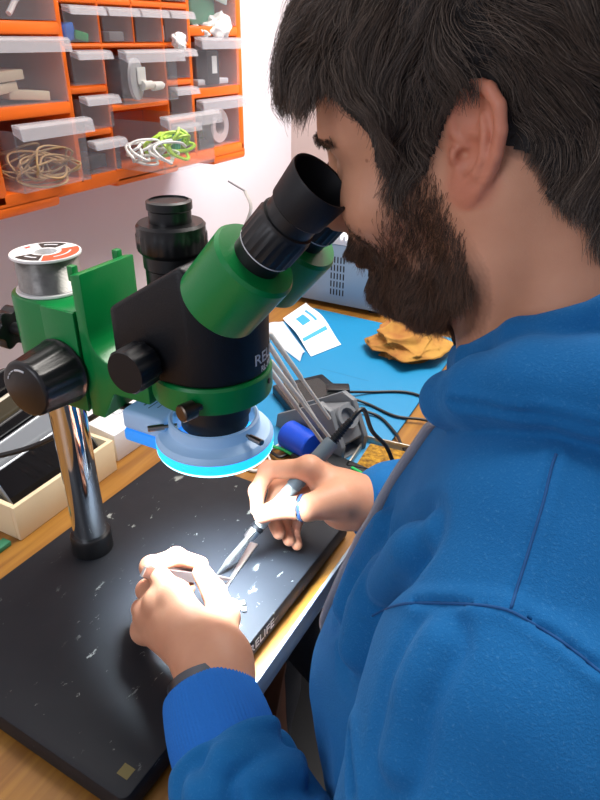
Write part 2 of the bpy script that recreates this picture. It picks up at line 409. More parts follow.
def scuff(scale, stretch, rot, lo, hi):
    mp = nt.nodes.new('ShaderNodeMapping'); mp.inputs['Scale'].default_value = stretch; mp.inputs['Rotation'].default_value = (0, 0, rot)
    nt.links.new(tc.outputs['Object'], mp.inputs['Vector'])
    n = nt.nodes.new('ShaderNodeTexNoise'); n.inputs['Scale'].default_value = scale; n.inputs['Detail'].default_value = 5; n.inputs['Roughness'].default_value = 0.65
    nt.links.new(mp.outputs[0], n.inputs['Vector'])
    r = nt.nodes.new('ShaderNodeMapRange'); r.inputs['From Min'].default_value = lo; r.inputs['From Max'].default_value = hi
    nt.links.new(n.outputs['Fac'], r.inputs['Value']); return r.outputs['Result']
a1 = scuff(60, (1, 0.35, 1), 0.6, 0.655, 0.69); a2 = scuff(110, (1, 0.6, 1), -0.3, 0.665, 0.70); a3 = scuff(9, (1, 1, 1), 0, 0.42, 0.62)
mx = nt.nodes.new('ShaderNodeMath'); mx.operation = 'MAXIMUM'; nt.links.new(a1, mx.inputs[0]); nt.links.new(a2, mx.inputs[1])
mu = nt.nodes.new('ShaderNodeMath'); mu.operation = 'MULTIPLY'; nt.links.new(mx.outputs[0], mu.inputs[0]); nt.links.new(a3, mu.inputs[1])
mc = nt.nodes.new('ShaderNodeMix'); mc.data_type = 'RGBA'; mc.inputs['A'].default_value = lin('#181b21'); mc.inputs['B'].default_value = lin('#9aa09c')
nt.links.new(mu.outputs[0], mc.inputs['Factor'])
n5 = nt.nodes.new('ShaderNodeTexNoise'); n5.inputs['Scale'].default_value = 35; n5.inputs['Detail'].default_value = 6; nt.links.new(tc.outputs['Object'], n5.inputs['Vector'])
rr = nt.nodes.new('ShaderNodeMapRange'); rr.inputs['To Min'].default_value = 0.5; rr.inputs['To Max'].default_value = 0.66; nt.links.new(n5.outputs['Fac'], rr.inputs['Value'])
nt.links.new(rr.outputs['Result'], b.inputs['Roughness']); nt.links.new(mc.outputs['Result'], b.inputs['Base Color'])
RB = Matrix.Rotation(BA, 3, 'Z')
def rrect(wx, wy, r, n=5):
    out = []
    for (sx, sy, a0) in ((1, 1, 0), (-1, 1, 90), (-1, -1, 180), (1, -1, 270)):
        for k in range(n + 1):
            a = math.radians(a0 + 90 * k / n); out.append((sx * (wx / 2 - r) + r * math.cos(a), sy * (wy / 2 - r) + r * math.sin(a)))
    return out
MB().prism(rrect(BW, BL, 0.007), 0.0215, RB, (BC.x, BC.y, 0.7545), bevel=0.0015).build('base_plate', bmat_, MIC)
ft = MB()
for sx in (-1, 1):
    for sy in (-1, 1):
        p = RB @ Vector((sx * (BW / 2 - 0.03), sy * (BL / 2 - 0.03), 0)) + BC
        MB().cyl((p.x, p.y, 0.7502), (p.x, p.y, 0.7546), 0.012).build('foot', rubber, MIC)
ex = RB @ Vector((0, 1, 0)); nx = RB @ Vector((1, 0, 0))
text_on('base_lettering', 'RELIFE', 0.0135, BC + nx * (BW / 2 + 0.0002) + ex * -0.002 + Vector((0, 0, 0.7652)), ex, (0, 0, 1), whitep, MIC, 1.1)
p = RB @ Vector((BW / 2 - 0.014, -BL / 2 + 0.017, 0)) + BC
MB().box((p.x, p.y, 0.7761), (0.010, 0.009, 0.0003), RB).build('sticker', mat('gold_sticker', '#5d5220', 0.5), MIC)
# column
XCOL = -0.428
MB().cyl((XCOL, YC, 0.7762), (XCOL, YC, 0.99), 0.0165, seg=40).build('column', chrome, MIC)
MB().lathe([(0, 0), (0.0205, 0), (0.0205, 0.019), (0.0195, 0.021), (0.0166, 0.021)], (XCOL, YC, 0.7762), seg=40).build('column_collar', blackm, MIC)
# focus block: rounded sleeve round the column plus the rack housing
pl = [(-0.366, -0.030), (-0.366, 0.030)]
pl += [(XCOL + 0.006 + 0.030 * math.cos(math.radians(a)), 0.030 * math.sin(math.radians(a))) for a in range(90, 271, 15)]
g = MB(); g.prism([(x, y) for x, y in pl], 0.088, o=(0, YC, 0.9715), bevel=0.003)
g.prism([(-0.40, -0.0312), (-0.3655, -0.0312), (-0.3655, -0.029), (-0.40, -0.029)], 0.086, o=(0, YC, 0.9725), bevel=0.0006)
g.build('focus_block', greenm, MIC)
M_xz = Matrix(((1, 0, 0), (0, 0, -1), (0, 1, 0)))       # local xy -> world xz, extrude towards -y
fil = [(-0.3535 + 0.022 * (1 - math.cos(math.radians(a))), 1.043 - 0.022 * math.sin(math.radians(a))) for a in range(0, 91, 15)]
g = MB(); g.prism([(-0.3635, 0.970), (-0.3635, 1.0885), (-0.3535, 1.0905)] + fil + [(-0.300, 1.018), (-0.300, 0.996), (-0.336, 0.996), (-0.350, 0.970)], 0.060, M_xz, (0, YC + 0.030, 0), bevel=0.0015)
for s in (-1, 1): g.box((-0.3655, YC + s * 0.024, 1.088), (0.006, 0.006, 0.012), bevel=0.001)
g.build('rack_arm', greenm, MIC)
AX = Vector((-0.262, YC, 0))
prof = [(0.036, 0), (0.045, 0), (0.0455, 0.002), (0.0455, 0.018), (0.044, 0.020), (0.036, 0.020), (0.036, 0)]
MB().lathe(prof, AX + Vector((0, 0, 1.009)), seg=64).build('ring_mount', greenm, MIC)
d = Vector((0.40, -0.916, 0)).normalized()
q = AX + d * 0.044 + Vector((0, 0, 1.0165))
MB().lathe([(0, 0), (0.003, 0), (0.003, 0.006), (0.0065, 0.006), (0.0065, 0.016), (0.0055, 0.017), (0, 0.017)], q, (-0.3, -0.95, 0), 24, knurl=(0.007, 0.0155, 12, 0.0006)).build('clamp_screw', mat('dark_steel', '#6a5f55', 0.35, metal=1.0), MIC)
q2 = AX + Vector((0.985, 0.17, 0)) * 0.0448 + Vector((0, 0, 1.0215))
MB().cyl(q2, q2 + Vector((0.0015, 0.0003, 0)), 0.0022, seg=12).build('grub_screw', blackm, MIC)
# objective
MB().lathe([(0, 0.0), (0.024, 0), (0.0265, 0.002), (0.0265, 0.012), (0.0285, 0.013), (0.0285, 0.034), (0, 0.034)], AX + Vector((0, 0, 0.976)), seg=48).build('objective', blackm, MIC)
MB().lathe([(0, -0.0015), (0.012, -0.001), (0.0215, 0.0004), (0.0215, 0.0012), (0, 0.0012)], AX + Vector((0, 0, 0.976)), seg=32).build('objective_lens', mat('lens_glass', '#2c4b9a', 0.05, metal=0.4), MIC)
# zoom body: D-shaped block cut by two slopes
t = bmesh.new(); R_ = 0.0435
fp = [(-0.318, -0.0405), (-0.312, -R_)] + [(AX.x + R_ * math.cos(math.radians(a)), R_ * math.sin(math.radians(a))) for a in range(-90, 91, 9)] + [(-0.312, R_), (-0.318, 0.0405)]
vs = [t.verts.new((x, YC + y, 1.0285)) for x, y in fp]; fc = t.faces.new(vs)
r_ = bmesh.ops.extrude_face_region(t, geom=[fc])
for v in [k for k in r_['geom'] if isinstance(k, bmesh.types.BMVert)]: v.co.z = 1.135
bmesh.ops.recalc_face_normals(t, faces=t.faces[:])
def cut(t, co, no):
    r2 = bmesh.ops.bisect_plane(t, geom=t.verts[:] + t.edges[:] + t.faces[:], plane_co=co, plane_no=no, clear_outer=True)
    ed = [e for e in t.edges if e.is_boundary]
    if ed: bmesh.ops.edgeloop_fill(t, edges=ed)
cut(t, (-0.318, YC, 1.0755), (-0.525, 0, 0.851))
U = Vector((0.656, 0, 0.755)).normalized()
HB = Vector((-0.2300, YC, 1.0935))
cut(t, HB + U * 0.002, U)
bmesh.ops.recalc_face_normals(t, faces=t.faces[:])
sh = [e for e in t.edges if len(e.link_faces) == 2 and e.calc_face_angle(0) > math.radians(25)]
bmesh.ops.bevel(t, geom=sh, offset=0.0032, segments=3, profile=0.5, affect='EDGES', clamp_overlap=True)
g = MB(); g.merge(t); g.build('zoom_body', bodym, MIC)
def wrap_text(name, body, size, z, r, sx, ang0):
    me = text_mesh(body, size, 0.0002)
    for v in me.vertices:
        a = ang0 + v.co.x * sx / r; rr2 = r + 0.00015 + v.co.z
        v.co = Vector((AX.x + rr2 * math.cos(a), YC + rr2 * math.sin(a), z + v.co.y))
    return link(name, me, whitep, MIC, smooth=False)
wrap_text('body_lettering', 'RELIFE', 0.0120, 1.0425, R_, 1.15, 0.26)
wrap_text('model_lettering', 'RL-M3T', 0.0066, 1.0338, R_, 1.0, 0.24)
# zoom knobs both sides
for s in (-1, 1):
    MB().lathe([(0, 0), (0.0125, 0), (0.0125, 0.004), (0.0165, 0.005), (0.0165, 0.022), (0.0148, 0.0245), (0, 0.0245)], (-0.2855, YC + s * 0.0425, 1.0435), (0, s, 0), 48, knurl=(0.0045, 0.0225, 12, 0.0012)).build('zoom_knob', rubber, MIC)
# focus knobs
for s in (-1, 1):
    kb = MB().lathe([(0, -0.004), (0.0265, -0.004), (0.0275, -0.001), (0.0268, 0.0), (0.0268, 0.003), (0.0235, 0.030), (0.0232, 0.0335), (0.022, 0.0355), (0.0205, 0.0362), (0, 0.0362)], (-0.3865, YC + s * 0.0345, 1.006), (0, s, 0), 60, knurl=(0.0025, 0.0305, 15, 0.0011)).build('focus_knob', mat('black_gloss_plastic', '#141518', 0.3), MIC)
    if s < 0:
        mk = MB(); cx, cz = -0.3865, 1.006; yk = YC - 0.0345 - 0.0364
        for a0, a1 in ((75, 110), (118, 128), (133, 142), (148, 158)):
            pts = [Vector((cx + 0.0165 * math.cos(math.radians(a0 + (a1 - a0) * k / 8)), yk, cz + 0.0165 * math.sin(math.radians(a0 + (a1 - a0) * k / 8)))) for k in range(9)]
            mk.tube(pts, 0.00055 if a0 > 100 else 0.0009, 6)
        mk.build('knob_marking', whitep, kb)
# star-shaped clamp knob behind the column
st = []
for k in range(48):
    a = 2 * PI * k / 48; r3 = 0.0165 + 0.0026 * math.cos(6 * a); st.append((r3 * math.cos(a), r3 * math.sin(a)))
MB().prism(st, 0.016, zframe((-1, 0, 0)), (-0.467, 0.351, 1.016), bevel=0.002).cyl((-0.45, 0.351, 1.016), (-0.468, 0.351, 1.016), 0.006).build('clamp_knob', blackm, MIC)
# camera port
pr = [(0, 0), (0.0205, 0), (0.0205, 0.034), (0.0215, 0.035), (0.0215, 0.044), (0.0235, 0.046), (0.0250, 0.048), (0.0250, 0.058), (0.0242, 0.0595), (0.0242, 0.064), (0.0225, 0.066), (0.0148, 0.066), (0.0148, 0.074), (0.0158, 0.075), (0.0158, 0.080), (0.0135, 0.081), (0.0135, 0.0798), (0, 0.0798)]
MB().lathe(pr, (-0.291, YC + 0.002, 1.064), (0, 0, 1), 72, knurl=(0.047, 0.0585, 24, 0.0008)).build('camera_port', mat('black_anodised', '#0f1012', 0.3), MIC)
# prism housings and eyepieces
for s in (-1, 1):
    yy = YC + s * 0.0300; base = Vector((HB.x, yy, HB.z)) - U * 0.002
    MB().lathe([(0, 0), (0.0275, 0), (0.0283, 0.001), (0.0283, 0.0425), (0.0265, 0.0450), (0, 0.0455)], base, U, 64).build('prism_housing', greenm, MIC)
    e0 = base + U * 0.0450
    ep = MB().lathe([(0, 0), (0.0160, 0), (0.0160, 0.0085), (0.0172, 0.009), (0.0172, 0.0105), (0.0183, 0.011), (0.0183, 0.030), (0.0174, 0.031), (0.0174, 0.0335), (0.0160, 0.034), (0.0160, 0.046), (0.010, 0.046), (0.010, 0.044), (0, 0.044)], e0, U, 72, knurl=(0.0108, 0.0305, 24, 0.0006)).build('eyepiece', blackm, MIC)
    MB().lathe([(0.0162, 0.0088), (0.0175, 0.0091), (0.0175, 0.0097), (0.0162, 0.0100)], e0, U, 48).build('scale_ring', whitep, ep)
    MB().lathe([(0.0166, 0.042), (0.0176, 0.043), (0.0196, 0.0640), (0.0192, 0.0655), (0.0178, 0.0650), (0.0165, 0.050), (0.0155, 0.0462), (0.0166, 0.042)], e0, U, 64).build('eyecup', rubber, ep)
    MB().lathe([(0, 0.0452), (0.0098, 0.0449)], e0, U, 32).build('eye_lens', mat('dark_glass', '#10131c', 0.04), ep)
MB().box((HB.x + U.x * 0.018, YC, HB.z + U.z * 0.018), (0.012, 0.012, 0.030), zframe(U), bevel=0.002).build('housing_bridge', greenm, MIC)

# ------------------------------------------------------------------ ring light clipped under the microscope
RL = thing('ring_light', 'pale blue glowing ring lamp clamped under the microscope objective', 'lamp', (AX.x, YC, 0.951))
rc = Vector((AX.x - 0.001, YC, 0.9545))
rlm, nt, b = nodes('translucent_lamp_plastic')
b.inputs['Base Color'].default_value = lin('#a9c4de'); b.inputs['Roughness'].default_value = 0.4
b.inputs['Emission Color'].default_value = lin('#4aa0e6'); b.inputs['Emission Strength'].default_value = 0.16
MB().lathe([(0.0445, 0.0113), (0.0467, 0.0115), (0.0466, 0.0130), (0.0440, 0.0165), (0.0375, 0.0185), (0.0362, 0.020), (0.0355, 0.0285), (0.0340, 0.0295), (0.0322, 0.0285), (0.0322, 0.0113), (0.0445, 0.0113)], rc, seg=72).build('ring_housing', rlm, RL)
glow = emit('led_diffuser', '#1fb4ff', 1.5); glow2 = emit('led_face', '#b8f0ff', 2.6)
MB().lathe([(0.0463, 0.0032), (0.0468, 0.0084), (0.0468, 0.0112), (0.0450, 0.0114), (0.0322, 0.0114), (0.0322, 0.003)], rc, seg=72).build('glowing_band', glow, RL)
MB().lathe([(0.0322, 0.003), (0.0322, 0.0), (0.043, 0.0), (0.0455, 0.0010), (0.0464, 0.0032)], rc, seg=72).build('diffuser', glow2, RL)
bx = Vector((AX.x - 0.051, YC - 0.008, 0.9735))
MB().box(bx, (0.042, 0.040, 0.018), bevel=0.004, seg=3).build('control_box', rlm, RL)
MB().box(bx + Vector((0, 0, -0.0145)), (0.042, 0.040, 0.0115), bevel=0.003).build('box_light', emit('box_glow', '#2a86e0', 0.7), RL)
for k, (ln_, wd_) in enumerate(((0.016, 0.0014), (0.020, 0.0007), (0.012, 0.0007))):
    MB().box(bx + Vector((-0.008 + 0.006 * k, 0.002, 0.0091)), (wd_, ln_, 0.0003)).build('printed_line', mat('grey_print', '#5f7486', 0.5), RL)
for a in (-135, -12, 110):
    dv = Vector((math.cos(math.radians(a)), math.sin(math.radians(a)), 0)); p0 = rc + Vector((0, 0, 0.0242)) + dv * 0.029
    MB().lathe([(0, 0), (0.0014, 0), (0.0014, 0.010), (0.0024, 0.010), (0.0026, 0.022), (0.002, 0.0225), (0, 0.0225)], p0, dv, 14, knurl=(0.0105, 0.0215, 7, 0.0004)).build('thumb_screw', mat('screw_steel', '#9c958e', 0.3, metal=1.0), RL)
cp = [bx + Vector((-0.021, 0, -0.002)), bx + Vector((-0.036, 0.002, -0.004)), bx + Vector((-0.065, 0.012, -0.016)), (-0.45, 0.405, 0.902), (-0.50, 0.40, 0.868), (-0.545, 0.385, 0.843), (-0.60, 0.34, 0.83), (-0.66, 0.28, 0.81), (-0.72, 0.2, 0.753)]
MB().tube(spline(cp, 6), 0.0029, 8).build('power_cable', mat('black_cable', '#101113', 0.45), RL)
MB().cyl(bx + Vector((-0.021, 0, -0.002)), bx + Vector((-0.032, 0.001, -0.003)), 0.005, 0.0038, 14).build('strain_relief', MATS['black_cable'], RL)
l = bpy.data.lights.new('ring_leds', 'AREA'); l.shape = 'DISK'; l.size = 0.085; l.energy = 2.7; l.color = lin('#e4f4ff')[:3]; l.spread = math.radians(75)
lo = bpy.data.objects.new('ring_leds', l); COL.objects.link(lo); lo.location = rc + Vector((0, 0, -0.001))
# aimed at the work under the objective
lo.rotation_euler = (Vector((-0.258, 0.372, 0.776)) - Vector(lo.location)).to_track_quat('-Z', 'Y').to_euler()

# ------------------------------------------------------------------ solder spool on the focus block
SS = thing('solder_spool', 'spool of silver solder wire standing on the green focus block', 'spool', (-0.418, YC, 1.0598))
so = Vector((-0.4185, YC, 1.0599)); wp = mat('white_plastic', '#e8e8e8', 0.4)
MB().lathe([(0.009, 0), (0.0275, 0), (0.0278, 0.001), (0.0275, 0.002), (0.009, 0.002), (0.009, 0)], so, seg=56).build('flange', wp, SS)
MB().lathe([(0.009, 0.0285), (0.0275, 0.0285), (0.0278, 0.0295), (0.0275, 0.0305), (0.009, 0.0305), (0.009, 0.002), (0.0105, 0.002), (0.0105, 0.0285)], so, seg=56).build('flange', wp, SS)
wv = [(0.0105, 0.002)]
for k in range(25): wv += [(0.0243, 0.0022 + k * 0.00107), (0.0249, 0.0027 + k * 0.00107)]
wv += [(0.0105, 0.0285)]
MB().lathe(wv, so, seg=56).build('solder_winding', mat('solder', '#a9a8a6', 0.3, metal=0.9, var=0.3, vscale=90), SS)
def sector(r0, r1, a0, a1, z, n=14):
    A = [(r0 * math.cos(math.radians(a0 + (a1 - a0) * k / n)), r0 * math.sin(math.radians(a0 + (a1 - a0) * k / n))) for k in range(n + 1)]
    B = [(r1 * math.cos(math.radians(a0 + (a1 - a0) * k / n)), r1 * math.sin(math.radians(a0 + (a1 - a0) * k / n))) for k in range(n + 1)]
    return A + B[::-1]
zt = so + Vector((0, 0, 0.0306))
MB().prism(sector(0.0115, 0.0245, -110, -55, 0), 0.0003, o=zt).prism(sector(0.0115, 0.0245, 95, 150, 0), 0.0003, o=zt).build('black_label', mat('label_black', '#26221f', 0.5), SS)
MB().prism(sector(0.0125, 0.0262, -50, 65, 0), 0.0003, o=zt).build('orange_label', mat('label_orange', '#e0502a', 0.5), SS)
MB().prism(sector(0.019, 0.022, 172, 186, 0), 0.0003, o=zt).build('red_dot', mat('label_red', '#c8402c', 0.5), SS)

for a0, a1 in ((-100, -65), (105, 140)):
    MB().prism(sector(0.0170, 0.0190, a0, a1, 0), 0.0003, o=zt + Vector((0, 0, 0.0002))).build('printed_line', whitep, SS)
MB().prism(sector(0.0185, 0.0200, -25, 40, 0), 0.0003, o=zt + Vector((0, 0, 0.0002))).build('printed_line', whitep, SS)
# ------------------------------------------------------------------ things on the bench
TZ = 0.7502
# blue silicone mat
mm, nt, b = nodes('blue_silicone')
b.inputs['Base Color'].default_value = lin('#0880b2'); b.inputs['Roughness'].default_value = 0.55
def quadz(pts, z): return [(p.x, p.y) for p in (atz(x, y, z) for x, y in pts)]
MATO = thing('soldering_mat', 'bright blue silicone work mat lying on the wooden bench', 'mat', (-0.4, 0.85, TZ))
def matp(u, v): # u along y 0..1 from the near end, v across from the front edge
    return Vector((-0.2375 - 0.0085 * u - 0.335 * v, 0.640 + 0.478 * u + 0.012 * v, TZ))
MB().prism([tuple(matp(0, 0))[:2], tuple(matp(1, 0))[:2], tuple(matp(1, 1))[:2], tuple(matp(0, 1))[:2]], 0.004, o=(0, 0, TZ), bevel=0.0012).build('mat_sheet', mm, MATO)
for (u0, v0, u1, v1) in ((0.33, 0.16, 0.33, 0.72), (0.86, 0.04, 0.86, 0.45), (0.50, 0.28, 0.50, 0.55)):
    ln = MB(); a = matp(u0, v0); c = matp(u1, v1); d = (c - a).normalized(); n = Vector((-d.y, d.x, 0)) * 0.0007
    ln._add([(p.x, p.y, TZ + 0.0041) for p in (a + n, c + n, c - n, a - n)], [(0, 1, 2, 3)])
    ln.build('printed_line', mat('mat_print', '#0a6f9c', 0.5), MATO)
MZ = TZ + 0.0042
# power supply
PS = thing('power_supply', 'light blue grey bench power supply with slotted side vents and a white top', 'power supply', (-0.56, 1.27, TZ))
case = mat('blue_grey_steel', '#8ba3b8', 0.45, metal=0.1)
MB().box((-0.557, 1.265, 0.7605 + 0.062), (0.27, 0.22, 0.124), bevel=0.002).build('housing', case, PS)
for (x0, n) in ((-0.536, 5), (-0.455, 4)):
    vt = MB()
    for r_ in range(5):
        for k in range(n): vt.box((x0 + k * 0.0068, 1.1547, 0.7865 + r_ * 0.0168), (0.0027, 0.001, 0.0125), bevel=0.0004)
    vt.build('vent_grille', mat('dark_slot', '#15191d', 0.7), PS)
tp = MB(); tp.box((-0.557, 1.265, 0.8905), (0.272, 0.222, 0.012), bevel=0.002)
for k in range(26): tp.box((-0.687 + k * 0.0104, 1.1555, 0.8985), (0.0055, 0.008, 0.012), bevel=0.0018)
tp.build('ribbed_top', mat('white_enamel', '#e4e6ea', 0.4), PS)
for (x, y) in ((-0.66, 1.18), (-0.45, 1.18), (-0.66, 1.35), (-0.45, 1.35)):
    MB().cyl((x, y, TZ), (x, y, 0.7606), 0.01).build('foot', MATS['black_rubber'], PS)
MB().cyl((-0.45, 1.1548, 0.768), (-0.45, 1.1535, 0.768), 0.0016, seg=10).build('screw', MATS['bright_steel'], PS)

def sheet(name, pts_grid, m, thick=0.0008):
    b_ = MB(); n = len(pts_grid); k = len(pts_grid[0])
    V = [p for row in pts_grid for p in row]
    b_._add(V, [(i * k + j, i * k + j + 1, (i + 1) * k + j + 1, (i + 1) * k + j) for i in range(n - 1) for j in range(k - 1)])
    bm = b_.bm; r_ = bmesh.ops.extrude_face_region(bm, geom=bm.faces[:])
    for v in [g for g in r_['geom'] if isinstance(g, bmesh.types.BMVert)]: v.co.z += thick
    return b_
# folded leaflet on the mat
P0, P1, P2, P3 = atz(283, 319, MZ), atz(306, 305, MZ), atz(341, 345, MZ), atz(311, 357, MZ)
def leaf(u, v):
    p = (P0 * (1 - u) + P1 * u) * (1 - v) + (P3 * (1 - u) + P2 * u) * v
    return Vector((p.x, p.y, MZ + 0.0006 + 0.012 * max(0, math.sin(PI * v * 1.0)) ** 2 * (0.6 + 0.4 * u) + 0.004 * u * (1 - v)))
LF = thing('leaflet', 'folded white printed leaflet lying on the blue mat behind the microscope', 'leaflet', (P0.x, P0.y, MZ))
sheet('paper', [[leaf(i / 8, j / 12) for j in range(13)] for i in range(9)], mat('white_paper', '#e9eef2', 0.6)).build('paper', MATS['white_paper'], LF)
def leafpatch(u0, u1, v0, v1, m, nm):
    sheet(nm, [[leaf(u0 + (u1 - u0) * i / 4, v0 + (v1 - v0) * j / 5) + Vector((0, 0, 0.0010)) for j in range(6)] for i in range(5)], m, 0.0002).build(nm, m, LF)
lp = mat('leaflet_blue', '#3aa0cc', 0.5)
leafpatch(0.3, 0.6, 0.20, 0.45, lp, 'printed_picture'); leafpatch(0.72, 0.80, 0.15, 0.5, lp, 'printed_bar'); leafpatch(0.05, 0.9, 0.66, 0.72, lp, 'printed_bar')
leafpatch(0.15, 0.25, 0.15, 0.5, mat('leaflet_grey', '#b8c4cc', 0.5), 'printed_text')
WP = [atz(258, 330, MZ), atz(283, 322, MZ), atz(305, 352, MZ), atz(300, 362, MZ)]
def wpf(u, v):
    p = (WP[0] * (1 - u) + WP[1] * u) * (1 - v) + (WP[3] * (1 - u) + WP[2] * u) * v
    return Vector((p.x, p.y, MZ + 0.0004 + 0.006 * math.sin(PI * u) ** 2))
tag(sheet('pouch', [[wpf(i / 6, j / 8) for j in range(9)] for i in range(7)], None).build('pouch', mat('pale_pouch', '#c3cede', 0.35)), 'pale glossy plastic pouch under the white leaflet', 'pouch')
# yellow rag
RAG = None
t_ = bmesh.new(); bmesh.ops.create_icosphere(t_, subdivisions=6, radius=1)
rg = np.random.default_rng(4); D_ = rg.normal(size=(12, 3)); D_ /= np.linalg.norm(D_, axis=1)[:, None]
co = np.array([v.co[:] for v in t_.verts])
fold = np.zeros(len(co))
for k in range(5):
    fr = 2.2 + 0.7 * k; ph = k * 1.7
    s1 = np.sin(fr * (co @ D_[k]) + ph + 1.5 * np.sin(2.5 * (co @ D_[(k + 3) % 12])))
    fold += (1 - np.abs(s1)) ** 1.6 * (0.26 / (1 + 0.25 * k))
rad = 0.70 + fold - 0.10
co2 = co * rad[:, None]
co2[:, 2] = np.where(co2[:, 2] < -0.35, -0.35 + (co2[:, 2] + 0.35) * 0.05, co2[:, 2])
for v, c in zip(t_.verts, co2): v.co = Vector((c[0] * 0.066, c[1] * 0.075, (c[2] + 0.37) * 0.040))
g = MB(); g.merge(t_)
RAG = g.build('cleaning_rag', mat('ochre_cloth', '#b98c3f', 0.9, col2='#97602a', vscale=24, bump=0.5, bscale=700), angle=180)
RAG.location = (-0.322, 1.028, MZ); RAG.rotation_euler = (0, 0, 0.25)
tag(RAG, 'crumpled ochre yellow cleaning cloth lying on the blue mat', 'cloth')

# cream box of phones behind the column
wood_cream = mat('cream_card', '#e6d3ae', 0.65, var=0.05, vscale=8)
TB = thing('parts_tray', 'cream open box full of old phones behind the chrome column', 'box', (-0.60, 0.42, TZ))
tx0, tx1, ty0, ty1, th = -0.69, -0.528, 0.346, 0.502, 0.045; tk = 0.006
MB().box(((tx0 + tx1) / 2, (ty0 + ty1) / 2, TZ + 0.002), (tx1 - tx0 - 0.002, ty1 - ty0 - 0.002, 0.004)).build('bottom_panel', wood_cream, TB)
MB().box((tx1 - tk / 2, (ty0 + ty1) / 2, TZ + th / 2), (tk, ty1 - ty0, th), bevel=0.001).build('side_panel', wood_cream, TB)
MB().box((tx0 + tk / 2, (ty0 + ty1) / 2, TZ + th / 2), (tk, ty1 - ty0, th), bevel=0.001).build('side_panel', wood_cream, TB)
MB().box(((tx0 + tx1) / 2, ty0 + tk / 2, TZ + th / 2), (tx1 - tx0 - 2 * tk, tk, th), bevel=0.001).build('end_panel', wood_cream, TB)
MB().box(((tx0 + tx1) / 2, ty1 - tk / 2, TZ + th / 2), (tx1 - tx0 - 2 * tk, tk, th), bevel=0.001).build('end_panel', wood_cream, TB)
def phone(label, c, tilt, roll, L=0.135, W=0.066, T=0.009, rim='bright_steel', face='#0c0d10', yaw=0.0, group='old phones in the cream box'):
    t = thing('mobile_phone', label, 'phone', c, group=group)
    R = Matrix.Rotation(yaw, 3, 'Z') @ Matrix.Rotation(tilt, 3, 'X') @ Matrix.Rotation(roll, 3, 'Y')
    # long axis along local y, face towards local +z
    pr_ = rrect(W, L, 0.010)
    MB().prism(pr_, T, R, Vector(c) + R @ Vector((0, 0, -T / 2)), bevel=0.0015).build('case', MATS.get(rim) or mat(rim, rim, 0.4), t)
    MB().prism(rrect(W - 0.005, L - 0.005, 0.008), 0.0006, R, Vector(c) + R @ Vector((0, 0, T / 2))).build('screen', mat('screen_' + face, face, 0.08), t)
    sp_ = R @ Vector((0, L / 2 - 0.005, T / 2 + 0.0007))
    MB().box(Vector(c) + sp_, (0.012, 0.0012, 0.0003), R).build('earpiece', MATS['dark_steel'], t)
    return t
mat('phone_silver', '#9aa0a6', 0.3, metal=0.7); mat('phone_dark', '#1b1c20', 0.35); mat('phone_olive', '#5a5340', 0.35); mat('phone_cream', '#cfc8b6', 0.4)
# phones stand on their long edges, leaning, faces towards the bench front
phone('silver-framed black phone leaning nearest the chrome column in the cream box', (-0.560, 0.428, TZ + 0.040), 0.06, 1.05, rim='phone_silver')
phone('silver grey phone second from the front in the cream box', (-0.588, 0.425, TZ + 0.050), 0.10, 1.10, rim='phone_silver', face='#8b9096')
phone('thin dark phone third from the front in the cream box', (-0.610, 0.424, TZ + 0.055), 0.12, 1.12, rim='phone_dark', T=0.008)
phone('olive phone with a cream frame standing at the back of the cream box', (-0.636, 0.426, TZ + 0.066), 0.14, 1.15, rim='phone_cream', face='#4a4436', T=0.010)
phone('wide black tablet phone leaning behind all phones in the cream box', (-0.665, 0.420, TZ + 0.072), 0.10, 1.2, L=0.15, W=0.085, rim='phone_dark', T=0.009)
# white product box
WB = thing('product_box', 'flat white product box beside the cream box of phones', 'box', (-0.59, 0.575, TZ))
wbp = [(-0.5395, 0.5155), (-0.536, 0.640), (-0.66, 0.655), (-0.665, 0.530)]
MB().prism(wbp, 0.040, o=(0, 0, TZ), bevel=0.001).build('carton', mat('white_carton', '#e6e8ec', 0.5), WB)
MB().lathe([(0.006, 0), (0.0075, 0), (0.0075, 0.0004), (0.006, 0.0004)], (-0.578, 0.565, TZ + 0.0401), seg=24).build('printed_emblem', mat('pale_grey_print', '#9fa6b0', 0.6), WB)
text_on('printed_text', 'iuuuuuuu', 0.006, (-0.592, 0.588, TZ + 0.0402), (-0.3, 1, 0), (-1, -0.3, 0), MATS['pale_grey_print'], WB) if False else None
for k in range(3): MB().box((-0.594 - k * 0.006, 0.575 + k * 0.004, TZ + 0.0402), (0.0014, 0.03 - k * 0.006, 0.0003)).build('printed_line', MATS['pale_grey_print'], WB)
MB().box((-0.5378, 0.575, TZ + 0.02), (0.0006, 0.03, 0.0016), Matrix.Rotation(-0.03, 3, 'Z')).build('printed_line', MATS['pale_grey_print'], WB)
# bent grey strip (lamp bracket) against the wall
o = MB(); A = [atd(228, 181, 1.12), atd(245, 191, 1.13), atd(251, 208, 1.14), atd(243, 232, 1.15), atd(236, 262, 1.16)]
base = Vector((A[-1].x, A[-1].y, TZ)); pts = A + [A[-1] * 0.5 + base * 0.5, base]
LB = thing('cable_bracket', 'thin bent grey strip standing by the wall behind the microscope', 'bracket', base)
MB().tube(spline(pts[1:], 5), 0.0055, 10, flat=0.35).build('strip', mat('grey_strip', '#b4afa9', 0.5), LB)
MB().tube([pts[0], pts[1]], 0.0016, 8).build('thin_end', mat('grey_strip_dark', '#8d8a8c', 0.5), LB)
MB().cyl(base, base + Vector((0, 0, 0.012)), 0.03, bev=0.002).build('foot', MATS['grey_strip'], LB)

